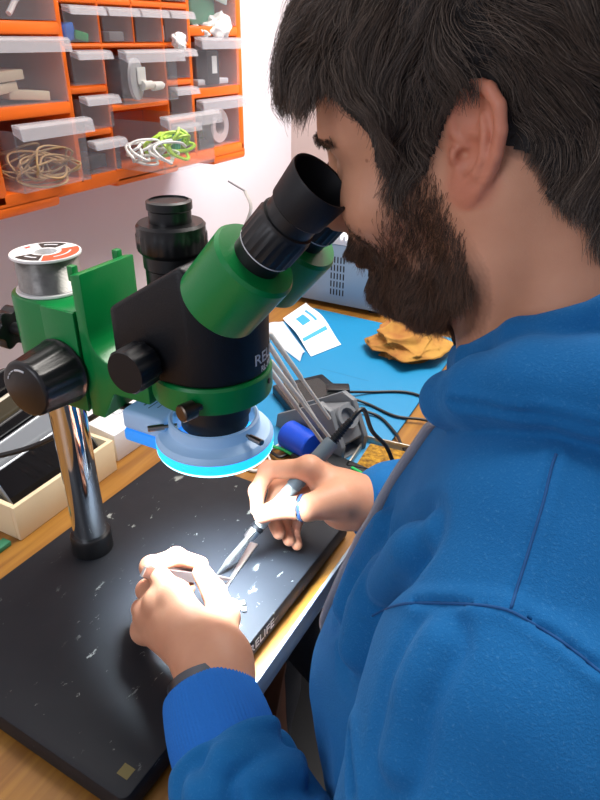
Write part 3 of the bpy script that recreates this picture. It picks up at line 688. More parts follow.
# ------------------------------------------------------------------ soldering iron holder block
HZ = TZ + 0.0002
holder = mat('grey_abs', '#6b7075', 0.5)
HO = thing('iron_holder', 'grey soldering iron stand with a blue drum and a round rest hole', 'stand', (-0.31, 0.66, TZ))
hb = Vector((-0.300, 0.668, 0)) + (atz(343, 453, TZ) - atz(352, 467, TZ)); hb.z = 0; hd = Vector((0.9, -0.30, 0)).normalized(); hn = Vector((0.30, 0.9, 0)).normalized()
Mh = Matrix(((hd.x, 0, hn.x), (hd.y, 0, hn.y), (0, 1, 0)))        # local x along hd, y up, z along hn
side = [(-0.072, 0.0), (0.055, 0.0), (0.058, 0.026), (0.034, 0.072), (0.014, 0.077), (-0.020, 0.054), (-0.068, 0.024)]
for k, s in enumerate((-0.026, 0.018)):
    MB().prism(side, 0.008, Mh, hb + hn * s + Vector((0, 0, TZ)), bevel=0.0015).build('side_plate', holder, HO)
MB().prism([(-0.02, 0.046), (0.030, 0.069), (0.054, 0.028), (0.051, 0.022), (0.026, 0.060), (-0.02, 0.038)], 0.036, Mh, hb + hn * -0.018 + Vector((0, 0, TZ)), bevel=0.001).build('top_plate', holder, HO)
MB().prism([(-0.072, 0), (0.055, 0), (0.055, 0.006), (-0.072, 0.006)], 0.036, Mh, hb + hn * -0.018 + Vector((0, 0, TZ)), bevel=0.001).build('base_plate', holder, HO)
rp = hb + hd * 0.040 + hn * -0.001 + Vector((0, 0, TZ + 0.056)); ra = (hd * 0.75 + Vector((0, 0, 0.66))).normalized()
MB().lathe([(0.0105, -0.012), (0.0165, -0.012), (0.0175, 0.004), (0.0165, 0.006), (0.0115, 0.006), (0.0105, 0.003), (0.0105, -0.012)], rp, ra, 36).build('rest_ring', holder, HO)
MB().cyl(rp - ra * 0.0115, rp - ra * 0.011, 0.0106, seg=24).build('rest_hole', MATS['dark_slot'], HO)
bd = hb + hd * 0.0 + hn * -0.046 + Vector((0, 0, TZ + 0.0205))
MB().lathe([(0, -0.024), (0.0185, -0.024), (0.020, -0.022), (0.020, 0.022), (0.0185, 0.024), (0, 0.024)], bd, hd, 32).build('blue_drum', mat('blue_drum', '#0a48c4', 0.35), HO)
# four slim steel tools stuck in the holder
tl = [((279, 347), (325, 412), 'nearest the leaflet'), ((277, 357), (316, 420), 'second from the leaflet'), ((279, 374), (325, 432), 'third from the leaflet'), ((277, 381), (318, 436), 'lowest and nearest the blue drum')]
for i, (a, c, w_) in enumerate(tl):
    p1 = atd(c[0], c[1], 0.765 - 0.006 * i); p0 = atd(a[0] - 8, a[1] - 12, 0.70 - 0.012 * i)
    t = thing('steel_tool', 'slim silver steel tool leaning in the iron stand, ' + w_, 'tool', p1, 'steel tools in the iron stand')
    d_ = (p0 - p1)
    MB().cyl(p1 - d_.normalized() * 0.012, p1 + d_ * 0.45, 0.0021, seg=12).build('tip', mat('satin_steel', '#c9cac6', 0.45, metal=0.35), t)
    MB().lathe([(0, 0), (0.0021, 0), (0.0030, 0.003), (0.0030, d_.length * 0.55), (0.0022, d_.length * 0.57), (0, d_.length * 0.57)], p1 + d_ * 0.45, d_, 12).build('handle', mat('satin_steel', '#c9cac6', 0.45, metal=0.35), t)
# brass-wool tray
TR = thing('sponge_tray', 'square metal tray with a yellow sponge beside the iron stand', 'tray', (-0.24, 0.66, TZ))
tc4 = [atz(346, 474, TZ), atz(402, 484, TZ), atz(418, 456, TZ), atz(366, 444, TZ)]
ctr = sum(tc4, Vector()) / 4
trm = mat('tin', '#b9b7ae', 0.35, metal=0.8)
g = MB(); g.prism([(p.x, p.y) for p in tc4], 0.002, o=(0, 0, TZ))
for i in range(4):
    a, c = tc4[i], tc4[(i + 1) % 4]; d_ = (c - a); n_ = Vector((-d_.y, d_.x, 0)).normalized() * 0.0012
    g.prism([(p.x, p.y) for p in (a + n_, c + n_, c - n_, a - n_)], 0.014, o=(0, 0, TZ), bevel=0.0004)
g.build('tin', trm, TR)
s4 = [ctr + (p - ctr) * 0.78 for p in tc4]
MB().prism([(p.x, p.y) for p in s4], 0.007, o=(0, 0, TZ + 0.002), bevel=0.002).build('sponge', mat('yellow_sponge', '#b98a25', 0.95, col2='#6f4d18', vscale=120, bump=0.9, bscale=350), TR)
# black base strip of the soldering station
o = MB().prism([(p.x, p.y) for p in (atz(290, 462, TZ), atz(372, 500, TZ), atz(392, 487, TZ), atz(318, 455, TZ))], 0.014, o=(0, 0, TZ), bevel=0.002).build('station_base', mat('station_black', '#1d2023', 0.45))
tag(o, 'flat black bar lying before the iron stand and sponge tray', 'bar')
# black handheld meter on the mat, with its plug
BX = thing('test_meter', 'black handheld meter lying on the blue mat behind the steel tools', 'meter', (-0.41, 0.79, MZ))
bq = [atz(272, 394, MZ), atz(296, 424, MZ), atz(345, 402, MZ), atz(322, 382, MZ)]
MB().prism([(p.x, p.y) for p in bq], 0.016, o=(0, 0, MZ), bevel=0.003).build('case', MATS['black_plastic'], BX)
cb = sum(bq, Vector()) / 4
MB().prism([((cb + (p - cb) * 0.7).x, (cb + (p - cb) * 0.7).y) for p in bq], 0.0006, o=(0, 0, MZ + 0.016)).build('screen', mat('meter_screen', '#2a2f30', 0.15), BX)
o = MB().box(atz(338, 392, MZ + 0.011), (0.035, 0.022, 0.02), Matrix.Rotation(0.5, 3, 'Z'), bevel=0.002).build('power_plug', MATS['black_plastic']); tag(o, 'black square plug at the end of the black meter', 'plug')
kc = MATS['black_cable']
def cable(name, px, z, r, m, label, cat='cable', group=None):
    pts = [atz(x, y, z + (dz[0] if dz else 0)) for (x, y, *dz) in px]
    o = MB().tube(spline(pts, 6), r, 8).build(name, m); tag(o, label, cat, group); return o
cable('black_lead', [(344, 392, .008), (372, 392), (405, 392), (428, 399), (450, 412)], MZ + 0.0026, 0.0022, kc, 'uppermost black lead curving across the blue mat', 'cable', 'black leads on the mat')
cable('black_lead', [(345, 396, .008), (368, 404), (395, 416), (425, 420), (450, 428)], MZ + 0.0026, 0.0022, kc, 'middle black lead crossing the blue mat towards the hoodie', 'cable', 'black leads on the mat')
cable('black_lead', [(352, 408, .006), (378, 416), (396, 434), (402, 446), (412, 460)], MZ + 0.0026, 0.0022, kc, 'lowest black lead curving round behind the sponge tray', 'cable', 'black leads on the mat')
# green and other wires by the lamp
gw = mat('green_wire', '#1fae5a', 0.4); 
cable('green_wire', [(262, 440), (272, 446), (284, 450), (298, 458)], TZ + 0.010, 0.0022, gw, 'upper green wire lying beside the glowing ring lamp', 'wire', 'green wires by the lamp')
cable('black_wire', [(252, 452), (266, 449), (279, 457), (290, 454), (302, 462)], TZ + 0.006, 0.0022, kc, 'tangled black wire under the green wire beside the lamp', 'wire')
cable('white_wire', [(262, 470), (270, 462), (268, 452), (280, 444)], TZ + 0.004, 0.0016, mat('pale_wire', '#d9d6cf', 0.5), 'short pale wire next to the black tangled wire', 'wire')
o = MB().tube(spline([atz(x, y, TZ + 0.002) for x, y in ((246, 468), (254, 471), (262, 468), (266, 462))], 5), 0.0022, 8).build('pale_ring', MATS['pale_wire']); tag(o, 'curved pale plastic loop beside the black base plate', 'loop')
cable('green_wire', [(352, 468, .012), (362, 474, .014), (372, 484, .012)], TZ + 0.006, 0.0024, gw, 'lower green wire lying by the wrist holding the iron', 'wire', 'green wires by the lamp')
# left-hand bench bits
o = MB().box(atz(1, 546, TZ + .003), (0.012, 0.018, 0.006), bevel=0.001).build('terminal', mat('green_pcb', '#2d7a58', 0.5)); tag(o, 'tiny green circuit board at the bench left edge', 'circuit board')

# work piece: bare flex board and a steel blade on the base plate
WZ = 0.7764
FL = thing('flex_board', 'small silvery flex circuit lying on the base plate by the hand', 'circuit board', atz(236, 604, WZ))
MB().tube([atz(218, 596, WZ + .001), atz(232, 602, WZ + .001)], 0.0012, 6, flat=0.4).build('flex_strip', mat('flex_dark', '#5f625d', 0.3, metal=0.6), FL)
for i, (x, y, r_) in enumerate(((234, 601, .0035), (241, 603, .004), (238, 608, .0045), (244, 609, .003), (231, 606, .0025))):
    MB().box(atz(x, y, WZ + 0.0012), (r_ * 2, r_ * 1.5, 0.002), Matrix.Rotation(i * 0.7, 3, 'Z'), bevel=0.0006).build('component', MATS['solder'] if i % 2 else MATS['flex_dark'], FL)
SPD = thing('steel_spudger', 'slim steel blade lying on the base plate beneath the iron tip', 'blade', atz(250, 555, WZ))
a, c = atz(254, 541, WZ + .004), atz(224, 589, WZ + .002); d_ = (c - a); n_ = Vector((-d_.y, d_.x, 0)).normalized()
MB().prism([(p.x, p.y) for p in (a + n_ * .0045, c + n_ * .0012, c - n_ * .0012, a - n_ * .0045)], 0.0016, o=(0, 0, WZ + .0002), bevel=0.0004).build('blade', MATS['bright_steel'], SPD)

# under the bench: wooden box and chair
CR = thing('wooden_crate', 'brown wooden crate standing on the floor under the bench', 'crate', (-0.42, 0.52, 0.0))
cw = mat('brown_wood', '#6b3f26', 0.6, var=0.3, vscale=14)
RC_ = Matrix.Rotation(0.35, 3, 'Z'); cc = Vector((-0.43, 0.44, 0))
for (o_, s_) in (((0.14, 0, .2), (.014, .28, .4)), ((-0.14, 0, .2), (.014, .28, .4))): MB().box(cc + RC_ @ Vector((o_[0], o_[1], 0)) + Vector((0, 0, o_[2])), s_, RC_, bevel=.002).build('side_panel', cw, CR)
for s in (-1, 1): MB().box(cc + RC_ @ Vector((0, s * .133, 0)) + Vector((0, 0, .2)), (.265, .014, .4), RC_, bevel=.002).build('end_panel', cw, CR)
MB().box(cc + Vector((0, 0, .407)), (.30, .285, .014), RC_, bevel=.003).build('lid', cw, CR)
# ------------------------------------------------------------------ implicit-surface modelling for the figure
def V3(p): return np.array([p[0], p[1], p[2]], float)
def smin(a, b, k):
    if k <= 0: return np.minimum(a, b)
    h = np.clip(0.5 + 0.5 * (b - a) / k, 0, 1); return b * (1 - h) + a * h - k * h * (1 - h)
def smax(a, b, k): return -smin(-a, -b, k)
def cap(P, a, b, ra, rb=None):
    a = V3(a); b = V3(b); rb = ra if rb is None else rb; ab = b - a; pa = P - a
    t = np.clip(pa @ ab / max(1e-12, ab @ ab), 0, 1)
    return np.linalg.norm(pa - t[:, None] * ab, axis=1) - (ra + (rb - ra) * t)
def chain(P, pts, rs, k=0.0):
    d = None
    for i in range(len(pts) - 1):
        e = cap(P, pts[i], pts[i + 1], rs[i], rs[i + 1]); d = e if d is None else smin(d, e, k)
    return d
def ell(P, c, r, R=None):
    q = P - V3(c)
    if R is not None: q = q @ R
    r = np.array(r, float); k0 = np.linalg.norm(q / r, axis=1); k1 = np.linalg.norm(q / (r * r), axis=1)
    return k0 * (k0 - 1) / np.maximum(k1, 1e-9)
def sph(P, c, r): return np.linalg.norm(P - V3(c), axis=1) - r

def nets(f, lo, hi, h, n=12, smooth=2, slack=1.5):
    # sparse surface nets: f(points)->distance
    lo = np.array(lo, float); hi = np.array(hi, float)
    nb = np.maximum(1, np.ceil((hi - lo) / (h * n)).astype(int))
    ids = np.stack(np.meshgrid(*[np.arange(k) for k in nb], indexing='ij'), -1).reshape(-1, 3)
    cen = lo + (ids + 0.5) * n * h
    act = ids[np.abs(f(cen)) < slack * 0.5 * math.sqrt(3) * n * h + 2 * h]
    g = np.stack(np.meshgrid(*[np.arange(n + 1)] * 3, indexing='ij'), -1)
    B = len(act); val = np.empty((B, n + 1, n + 1, n + 1), np.float32); step = max(1, 300000 // (n + 1) ** 3)
    for i in range(0, B, step):
        p = lo + (act[i:i + step, None, None, None, :] * n + g[None]) * h
        val[i:i + step] = f(p.reshape(-1, 3)).reshape(-1, n + 1, n + 1, n + 1)
    ins = val < 0
    c8 = [ins[:, a:n + a, b:n + b, c:n + c] for a in (0, 1) for b in (0, 1) for c in (0, 1)]
    cnt = sum(c.astype(np.int8) for c in c8); mix = (cnt > 0) & (cnt < 8)
    bi, ci, cj, ck = np.nonzero(mix)
    gc = act[bi] * n + np.stack([ci, cj, ck], 1)
    dims = nb * n + 2
    key = lambda a: ((a[:, 0] + 1) * (dims[1] + 2) + (a[:, 1] + 1)) * (dims[2] + 2) + (a[:, 2] + 1)
    k = key(gc); order = np.argsort(k); k = k[order]; bi, ci, cj, ck, gc = bi[order], ci[order], cj[order], ck[order], gc[order]
    cv = np.stack([val[bi, ci + a, cj + b, ck + c] for a in (0, 1) for b in (0, 1) for c in (0, 1)], 1)
    off = np.array([(a, b, c) for a in (0, 1) for b in (0, 1) for c in (0, 1)], float)
    acc = np.zeros((len(k), 3)); num = np.zeros(len(k))
    for a in range(8):
        for b in range(a + 1, 8):
            if np.abs(off[a] - off[b]).sum() != 1: continue
            s = (cv[:, a] < 0) != (cv[:, b] < 0); t = cv[:, a] / np.where(s, cv[:, a] - cv[:, b], 1)
            acc += np.where(s[:, None], off[a] + t[:, None] * (off[b] - off[a]), 0); num += s
    V = lo + (gc + acc / num[:, None]) * h
    F = []
    for ax in range(3):
        u, w_ = (ax + 1) % 3, (ax + 2) % 3
        A = ins[:, :n, :n, :n]; sl = [slice(0, n)] * 3; sl[ax] = slice(1, n + 1); Bv = ins[(slice(None),) + tuple(sl)]
        e = A != Bv; b2, i2, j2, k2 = np.nonzero(e); base = act[b2] * n + np.stack([i2, j2, k2], 1); fl = A[b2, i2, j2, k2]
        du = np.zeros(3, int); du[u] = 1; dw = np.zeros(3, int); dw[w_] = 1
        q = [base, base - du, base - du - dw, base - dw]; idx = []; ok = np.ones(len(base), bool)
        for c in q:
            kk = key(c); p = np.searchsorted(k, kk); p = np.minimum(p, len(k) - 1); ok &= k[p] == kk; idx.append(p)
        Q = np.stack(idx, 1)[ok]; fl = fl[ok]; Q[~fl] = Q[~fl][:, ::-1]; F.append(Q)
    F = np.concatenate(F)
    # light smoothing
    ea = np.concatenate([F[:, 0], F[:, 1], F[:, 2], F[:, 3]]); eb = np.concatenate([F[:, 1], F[:, 2], F[:, 3], F[:, 0]])
    for _ in range(smooth):
        s = np.zeros_like(V); c = np.zeros(len(V))
        for d in range(3): s[:, d] = np.bincount(ea, V[eb, d], len(V)) + np.bincount(eb, V[ea, d], len(V))
        c = np.bincount(ea, minlength=len(V)) + np.bincount(eb, minlength=len(V))
        V = V * 0.5 + 0.5 * s / np.maximum(c, 1)[:, None]
    return V, F

def np_mesh(name, V, F):
    me = bpy.data.meshes.new(name); me.vertices.add(len(V)); me.vertices.foreach_set('co', np.ascontiguousarray(V, np.float32).ravel())
    me.loops.add(F.size); me.loops.foreach_set('vertex_index', F.ravel().astype(np.int32))
    me.polygons.add(len(F)); me.polygons.foreach_set('loop_start', np.arange(0, F.size, F.shape[1], dtype=np.int32))
    me.update(calc_edges=True); me.validate(); return me
def set_attr(me, name, vals):
    a = me.attributes.new(name, 'FLOAT', 'POINT'); a.data.foreach_set('value', np.ascontiguousarray(vals, np.float32))

CAMN = V3(CAMP); FWN, RTN, UPN = V3(FW), V3(RT), V3(UP)
def npproj(P):
    v = P - CAMN; z = v @ FWN
    return 300 + FPX * (v @ RTN) / z, 400 - FPX * (v @ UPN) / z, z
def hit(f, px, py, t0=0.12, t1=1.2):
    # first point where the sight line of a pixel meets the surface f = 0
    d = V3(ray(px, py)); d /= np.linalg.norm(d); t = t0
    for _ in range(200):
        v = float(f((CAMN + d * t)[None])[0])
        if v < 0.0004: break
        t += max(0.0004, v * 0.7)
        if t > t1: return None
    return CAMN + d * t
def inpoly(x, y, poly):
    r = np.zeros(len(x), bool); n = len(poly)
    for i in range(n):
        x1, y1 = poly[i]; x2, y2 = poly[(i + 1) % n]
        c = ((y1 > y) != (y2 > y)) & (x < (x2 - x1) * (y - y1) / (y2 - y1 + 1e-12) + x1); r ^= c
    return r
def wob(P, seed, freq, n=6):
    # smooth pseudo noise in about -1..1
    rg = np.random.default_rng(seed); s = 0
    for k in range(n):
        d = rg.normal(size=3); d /= np.linalg.norm(d); d2 = rg.normal(size=3)
        s = s + np.sin(P @ d * freq * rg.uniform(0.6, 1.5) + rg.uniform(0, 6) + 1.2 * np.sin(P @ d2 * freq * 0.5))
    return s / n ** 0.5 * 0.8
# ------------------------------------------------------------------ the man at the microscope
HS = 0.85; HC = np.array([-0.088, 0.380, 1.192]); HY, HP = math.radians(-3.0), math.radians(18.0)
HF = np.array([-math.cos(HP) * math.cos(HY), math.cos(HP) * math.sin(HY), -math.sin(HP)])
HU = np.array([-math.sin(HP) * math.cos(HY), math.sin(HP) * math.sin(HY), math.cos(HP)])
HL = np.cross(HU, HF); HM = np.stack([HF, HL, HU], 1)          # columns: forward, left, up
def to_local(P): return (P - HC) @ HM / HS
def to_world(Q): return HC + (Q * HS) @ HM.T
et = math.radians(16); ev = np.array([-math.sin(et), 0, math.cos(et)]); eu0 = np.array([-math.cos(et), 0, -math.sin(et)]); ey = np.array([0, 1.0, 0])
fl = math.radians(24); eu = eu0 * math.cos(fl) + ey * math.sin(fl); ew = ey * math.cos(fl) - eu0 * math.sin(fl)
EM = np.stack([eu, ev, ew], 1); E0 = np.array([-0.004, 0.0715, 0.004])
def ear(Q):
    q = (Q - E0) @ EM * 1000.0                                   # millimetres in the ear's plane
    d = ell(q, (9, 6, -0.5), (16.5, 27, 3.2))
    d = smin(d, ell(q, (5, -17, 0.5), (9.5, 10.5, 3.4)), 4)
    # concha bowl, scapha groove, triangular fossa
    d = smax(d, -ell(q, (6.5, -1, 4.5), (8.5, 11, 6.5)), 2.0)
    d = smax(d, -ell(q, (7, 20, 4.0), (8, 8, 4.2)), 2.0)
    rim = chain(q, [(2, 4, 0), (-5, 9, 2.0), (-7, 19, 2.2), (-3.5, 29, 2.6), (5, 34, 3.0), (14.5, 32.5, 3.2), (21.5, 25, 3.2), (24, 13, 2.8), (22.5, 1, 2.2), (18, -10, 1.4), (12, -19, 0.8)], [1.6, 2.4, 2.8, 3.4, 3.9, 4.0, 3.9, 3.7, 3.4, 3.0, 3.0], 1.0)
    d = smin(d, rim, 1.4)
    d = smin(d, chain(q, [(6, -13, 2), (12, -9, 3.2), (15.5, 0, 3.4), (15, 11, 3.2), (11, 20, 2.4)], [2.2, 2.8, 3.0, 2.8, 1.8], 1), 2.2)
    d = smin(d, ell(q, (-4.0, -1, 2.0), (3.6, 5.2, 3.6)), 2.0)
    d = smax(d, -cap(q, (1.5, -1.5, 3), (-1.5, 0, -10), 3.6, 3.4), 1.2)
    d = smax(d, -cap(q, (2.0, -8.5, 5), (2.5, -7, 0.5), 2.4, 2.0), 1.5)
    return d / 1000.0
def cranium(Q):
    d = ell(Q, (-0.012, 0, 0.047), (0.100, 0.076, 0.084))
    return smin(d, ell(Q, (0.040, 0, 0.042), (0.056, 0.062, 0.062)), 0.03)
def head_core(Q):
    y = np.abs(Q[:, 1]); S = np.stack([Q[:, 0], y, Q[:, 2]], 1)
    d = cranium(S)
    d = smin(d, ell(S, (0.040, 0, -0.024), (0.050, 0.056, 0.060)), 0.03)
    d = smin(d, chain(S, [(0.004, 0.054, -0.020), (0.000, 0.055, -0.070), (0.040, 0.036, -0.081), (0.072, 0.0, -0.080)], [0.016, 0.0175, 0.017, 0.018], 0.012), 0.022)
    d = smin(d, ell(S, (0.062, 0.044, -0.016), (0.022, 0.021, 0.020)), 0.02)
    d = smin(d, chain(S, [(0.091, 0.0, 0.026), (0.083, 0.024, 0.031), (0.062, 0.050, 0.026)], [0.011, 0.011, 0.010], 0.008), 0.012)
    d = smax(d, -ell(S, (0.098, 0.031, 0.010), (0.020, 0.017, 0.0125)), 0.010)
    d = smin(d, sph(S, (0.074, 0.031, 0.009), 0.0138), 0.004)
    d = smax(d, -cap(S, (0.095, 0.022, 0.003), (0.092, 0.041, 0.004), 0.0012), 0.0012)
    d = smin(d, chain(S, [(0.094, 0, 0.018), (0.104, 0, 0.000), (0.118, 0, -0.019)], [0.0085, 0.0085, 0.0100], 0.006), 0.010)
    d = smin(d, ell(S, (0.104, 0.0125, -0.0235), (0.0105, 0.0075, 0.0085)), 0.006)
    d = smax(d, -cap(S, (0.110, 0.0075, -0.034), (0.107, 0.007, -0.024), 0.0042, 0.0030), 0.002)
    d = smin(d, ell(S, (0.087, 0.0, -0.045), (0.016, 0.026, 0.016)), 0.012)
    d = smin(d, ell(S, (0.0985, 0.0, -0.0475), (0.0065, 0.020, 0.0045)), 0.004)
    d = smin(d, ell(S, (0.0965, 0.0, -0.0580), (0.0065, 0.017, 0.0050)), 0.004)
    d = smax(d, -cap(S, (0.107, 0, -0.0530), (0.092, 0.024, -0.0535), 0.0014), 0.002)
    d = smin(d, ell(S, (0.079, 0, -0.078), (0.016, 0.020, 0.014)), 0.012)
    return d
NECK = [to_world(np.array([[-0.030, 0, 0.005]]))[0], np.array([-0.016, 0.370, 1.095]), np.array([0.010, 0.3625, 1.010])]
def headneck(P):
    Q = to_local(P); S = np.stack([Q[:, 0], np.abs(Q[:, 1]), Q[:, 2]], 1)
    d = head_core(Q) * HS
    nk = chain(P, NECK, [0.053, 0.055, 0.068], 0.02)
    d = smin(d, nk, 0.016)
    sc = chain(P, [to_world(np.array([[-0.022, 0.058, -0.020]]))[0], np.array([-0.062, 0.335, 1.065])], [0.012, 0.011])
    d = smin(d, sc, 0.022)
    return smin(d, ear(S) * HS, 0.003)

# ---- hands: joints given where they stand in the room
def J(px, py, d): return V3(atd(px, py, d))
def hand(P, wrist, fore, mcp, fingers, thumb, rw):
    # palm: one soft body from the wrist to the knuckles
    d = chain(P, [fore, wrist], [rw * 0.98, rw], 0.01)
    pm = None
    for i, m in enumerate(mcp):
        e = cap(P, wrist, m, rw * 0.72, 0.0112 - 0.0006 * i); pm = e if pm is None else smin(pm, e, 0.014)
    for i in range(3): pm = smin(pm, cap(P, mcp[i], mcp[i + 1], 0.0100, 0.0096), 0.008)
    d = smin(d, pm, 0.016)
    th = chain(P, thumb[0], thumb[1], 0.004)
    d = smin(d, th, 0.008)
    for m in mcp: d = smin(d, sph(P, m, 0.0108), 0.006)
    fs = None
    for pts, rs in fingers:
        e = chain(P, pts, rs, 0.0030)
        for q, r in zip(pts[1:-1], rs[1:-1]): e = smin(e, sph(P, q, r * 1.10), 0.003)
        fs = e if fs is None else smin(fs, e, 0.0008)
    d = smin(d, fs, 0.0045)
    return smin(d, cap(P, thumb[0][-2], thumb[0][-1], thumb[1][-2], thumb[1][-1]), 0.002)
LW = J(214, 664, 0.485); LDIR = np.array([0.000, 0.095, 0.790]) - LW; LDIR /= np.linalg.norm(LDIR); CU0 = J(207, 689, 0.470); LFO = CU0 + LDIR * 0.07
Lm = [J(176, 596, 0.522), J(160, 602, 0.532), J(149, 613, 0.542), J(145, 630, 0.552)]
Lf = [([Lm[0], J(151, 567, 0.549), J(176, 557, 0.572), J(201, 564, 0.582)], [0.0100, 0.0086, 0.0078, 0.0066]),
      ([Lm[1], J(147, 590, 0.566), J(170, 586, 0.584), J(188, 588, 0.585)], [0.0098, 0.0086, 0.0077, 0.0066]),
      ([Lm[2], J(142, 609, 0.575), J(163, 604, 0.590), J(180, 606, 0.588)], [0.0094, 0.0082, 0.0074, 0.0064]),
      ([Lm[3], J(143, 629, 0.575), J(158, 626, 0.589), J(174, 625, 0.588)], [0.0086, 0.0074, 0.0067, 0.0058])]
Lt = ([J(216, 652, 0.492), J(224, 618, 0.520), J(214, 592, 0.545), J(202, 573, 0.562)], [0.0165, 0.0125, 0.0098, 0.0078])
def lhand(P): return hand(P, LW, LFO, Lm, Lf, Lt, 0.0262)
RW = J(346, 500, 0.640); RFO = J(430, 515, 0.66)
Rm = [J(309, 468, 0.630), J(318, 472, 0.646), J(326, 480, 0.660), J(330, 490, 0.672)]
Rf = [([Rm[0], J(268, 470, 0.645), J(257, 491, 0.647), J(257, 510, 0.640)], [0.0102, 0.0088, 0.0078, 0.0066]),
      ([Rm[1], J(278, 488, 0.668), J(270, 512, 0.668), J(279, 533, 0.655)], [0.0098, 0.0086, 0.0078, 0.0068]),
      ([Rm[2], J(290, 500, 0.684), J(282, 522, 0.678), J(289, 540, 0.664)], [0.0094, 0.0082, 0.0074, 0.0065]),
      ([Rm[3], J(303, 510, 0.690), J(293, 529, 0.682), J(297, 545, 0.668)], [0.0086, 0.0074, 0.0067, 0.0058])]
Rt = ([J(338, 500, 0.618), J(307, 508, 0.602), J(281, 508, 0.612), J(262, 515, 0.624)], [0.0190, 0.0120, 0.0098, 0.0078])
def rhand(P): return hand(P, RW, RFO, Rm, Rf, Rt, 0.0262)

# ---- clothes
TZs = np.array([0.44, 0.50, 0.60, 0.643, 0.72, 0.805, 0.855, 0.971, 1.03, 1.079, 1.12])
TXf = np.array([-0.05, -0.07, -0.085, -0.086, -0.113, -0.138, -0.146, -0.112, -0.090, -0.072, -0.045])
TXb = np.array([0.16, 0.17, 0.16, 0.16, 0.15, 0.14, 0.14, 0.15, 0.15, 0.12, 0.09])
TW = np.array([0.165, 0.172, 0.170, 0.166, 0.166, 0.168, 0.170, 0.165, 0.140, 0.085, 0.055])
BY = 0.3625
def torso(P, inset=0.0):
    z = P[:, 2]; xf = np.interp(z, TZs, TXf); xb = np.interp(z, TZs, TXb); w_ = np.interp(z, TZs, TW) - inset
    a = (xb - xf) / 2 - inset; cx = (xb + xf) / 2
    u = np.abs((P[:, 0] - cx) / a); v = np.abs((P[:, 1] - BY) / w_)
    r = (u ** 2.4 + v ** 2.4) ** (1 / 2.4)
    d = (r - 1) * np.minimum(a, w_) * 0.9
    return np.maximum(d, np.maximum(0.47 - z, z - 1.11))
SHL, ELL_ = np.array([0.004, 0.208, 0.992]), np.array([0.000, 0.095, 0.790])
SHR, ELR = np.array([0.02, 0.515, 0.995]), np.array([-0.02, 0.605, 0.835])
LCE = CU0 + LDIR * 0.066      # inner end of the left cuff
RCE = J(392, 507, 0.655)
def cloth_base(P, ins=0.0):
    d = torso(P, ins)
    for s in (0, 1):
        sh = SHL if s == 0 else SHR; el = ELL_ if s == 0 else ELR; ce = LCE if s == 0 else RCE
        tr = np.array([-0.006 + 0.03 * s, BY - 0.098 if s == 0 else BY + 0.098, 1.040])
        d = smin(d, chain(P, [tr, sh], [0.060 - ins, 0.062 - ins]), 0.035)
        arm = chain(P, [sh, el, ce], [0.070 - ins, 0.066 - ins, 0.0450 - ins], 0.02)
        d = smin(d, arm, 0.002 if ins == 0 else 0.014)
    return d
pth = lambda pts: [np.array(p, float) for p in pts]
def mirror(pts): return [np.array([p[0] + 0.040 * min(1.0, abs(p[1] - BY) / 0.05) * (p[0] < 0.04), 2 * BY - p[1], p[2] - 0.008]) for p in pts[::-1]]
def onbase(px, lift, f=None):
    out = []
    for (x, y) in px:
        h_ = hit(f or cloth_base, x, y); e = 0.002; I = np.eye(3)
        g_ = np.array([float((f or cloth_base)((h_ + I[k] * e)[None])[0] - (f or cloth_base)((h_ - I[k] * e)[None])[0]) for k in range(3)]); g_ /= np.linalg.norm(g_)
        out.append(h_ + g_ * lift)
    return out
hl = onbase([(464, 415), (494, 411), (535, 408), (590, 412), (650, 430)], 0.010)
hood_half = [np.array([-0.072, BY - 0.015, 1.056])] + hl + pth([(0.075, 0.262, 1.115), (0.120, BY, 1.112)])
HOOD = hood_half + mirror(hood_half)[1:]
collar_half = pth([(-0.077, BY, 1.076), (-0.065, 0.327, 1.092), (-0.040, 0.302, 1.120), (-0.004, 0.296, 1.142), (0.045, 0.312, 1.160), (0.068, BY, 1.166)])
COLL = collar_half + mirror(collar_half)[1:]
mid_half = [a_ * 0.5 + b_ * 0.5 for a_, b_ in zip(collar_half, [hood_half[0], hood_half[1], hood_half[2], hood_half[4], hood_half[6], hood_half[7]])]
mid_half = [m_ + np.array([0, 0, -0.012]) for m_ in mid_half]
MIDL = mid_half + mirror(mid_half)[1:]
NCUT = [to_world(np.array([[-0.030, 0, 0.005]]))[0], np.array([-0.014, BY, 1.095]), np.array([-0.005, BY, 1.05])]
def cloth_body(P):
    d = cloth_base(P)
    rs = [0.005, 0.0125, 0.0175, 0.0215, 0.023, 0.024, 0.030, 0.034]; rs = rs + rs[-2::-1]
    d = smin(d, chain(P, HOOD, rs, 0.008), 0.003)
    d = smin(d, chain(P, MIDL, [0.008, 0.008, 0.009, 0.010, 0.013, 0.016, 0.013, 0.010, 0.009, 0.008, 0.008], 0.006), 0.005)
    d = smin(d, chain(P, COLL, [0.0075] * len(COLL), 0.006), 0.012)
    return d
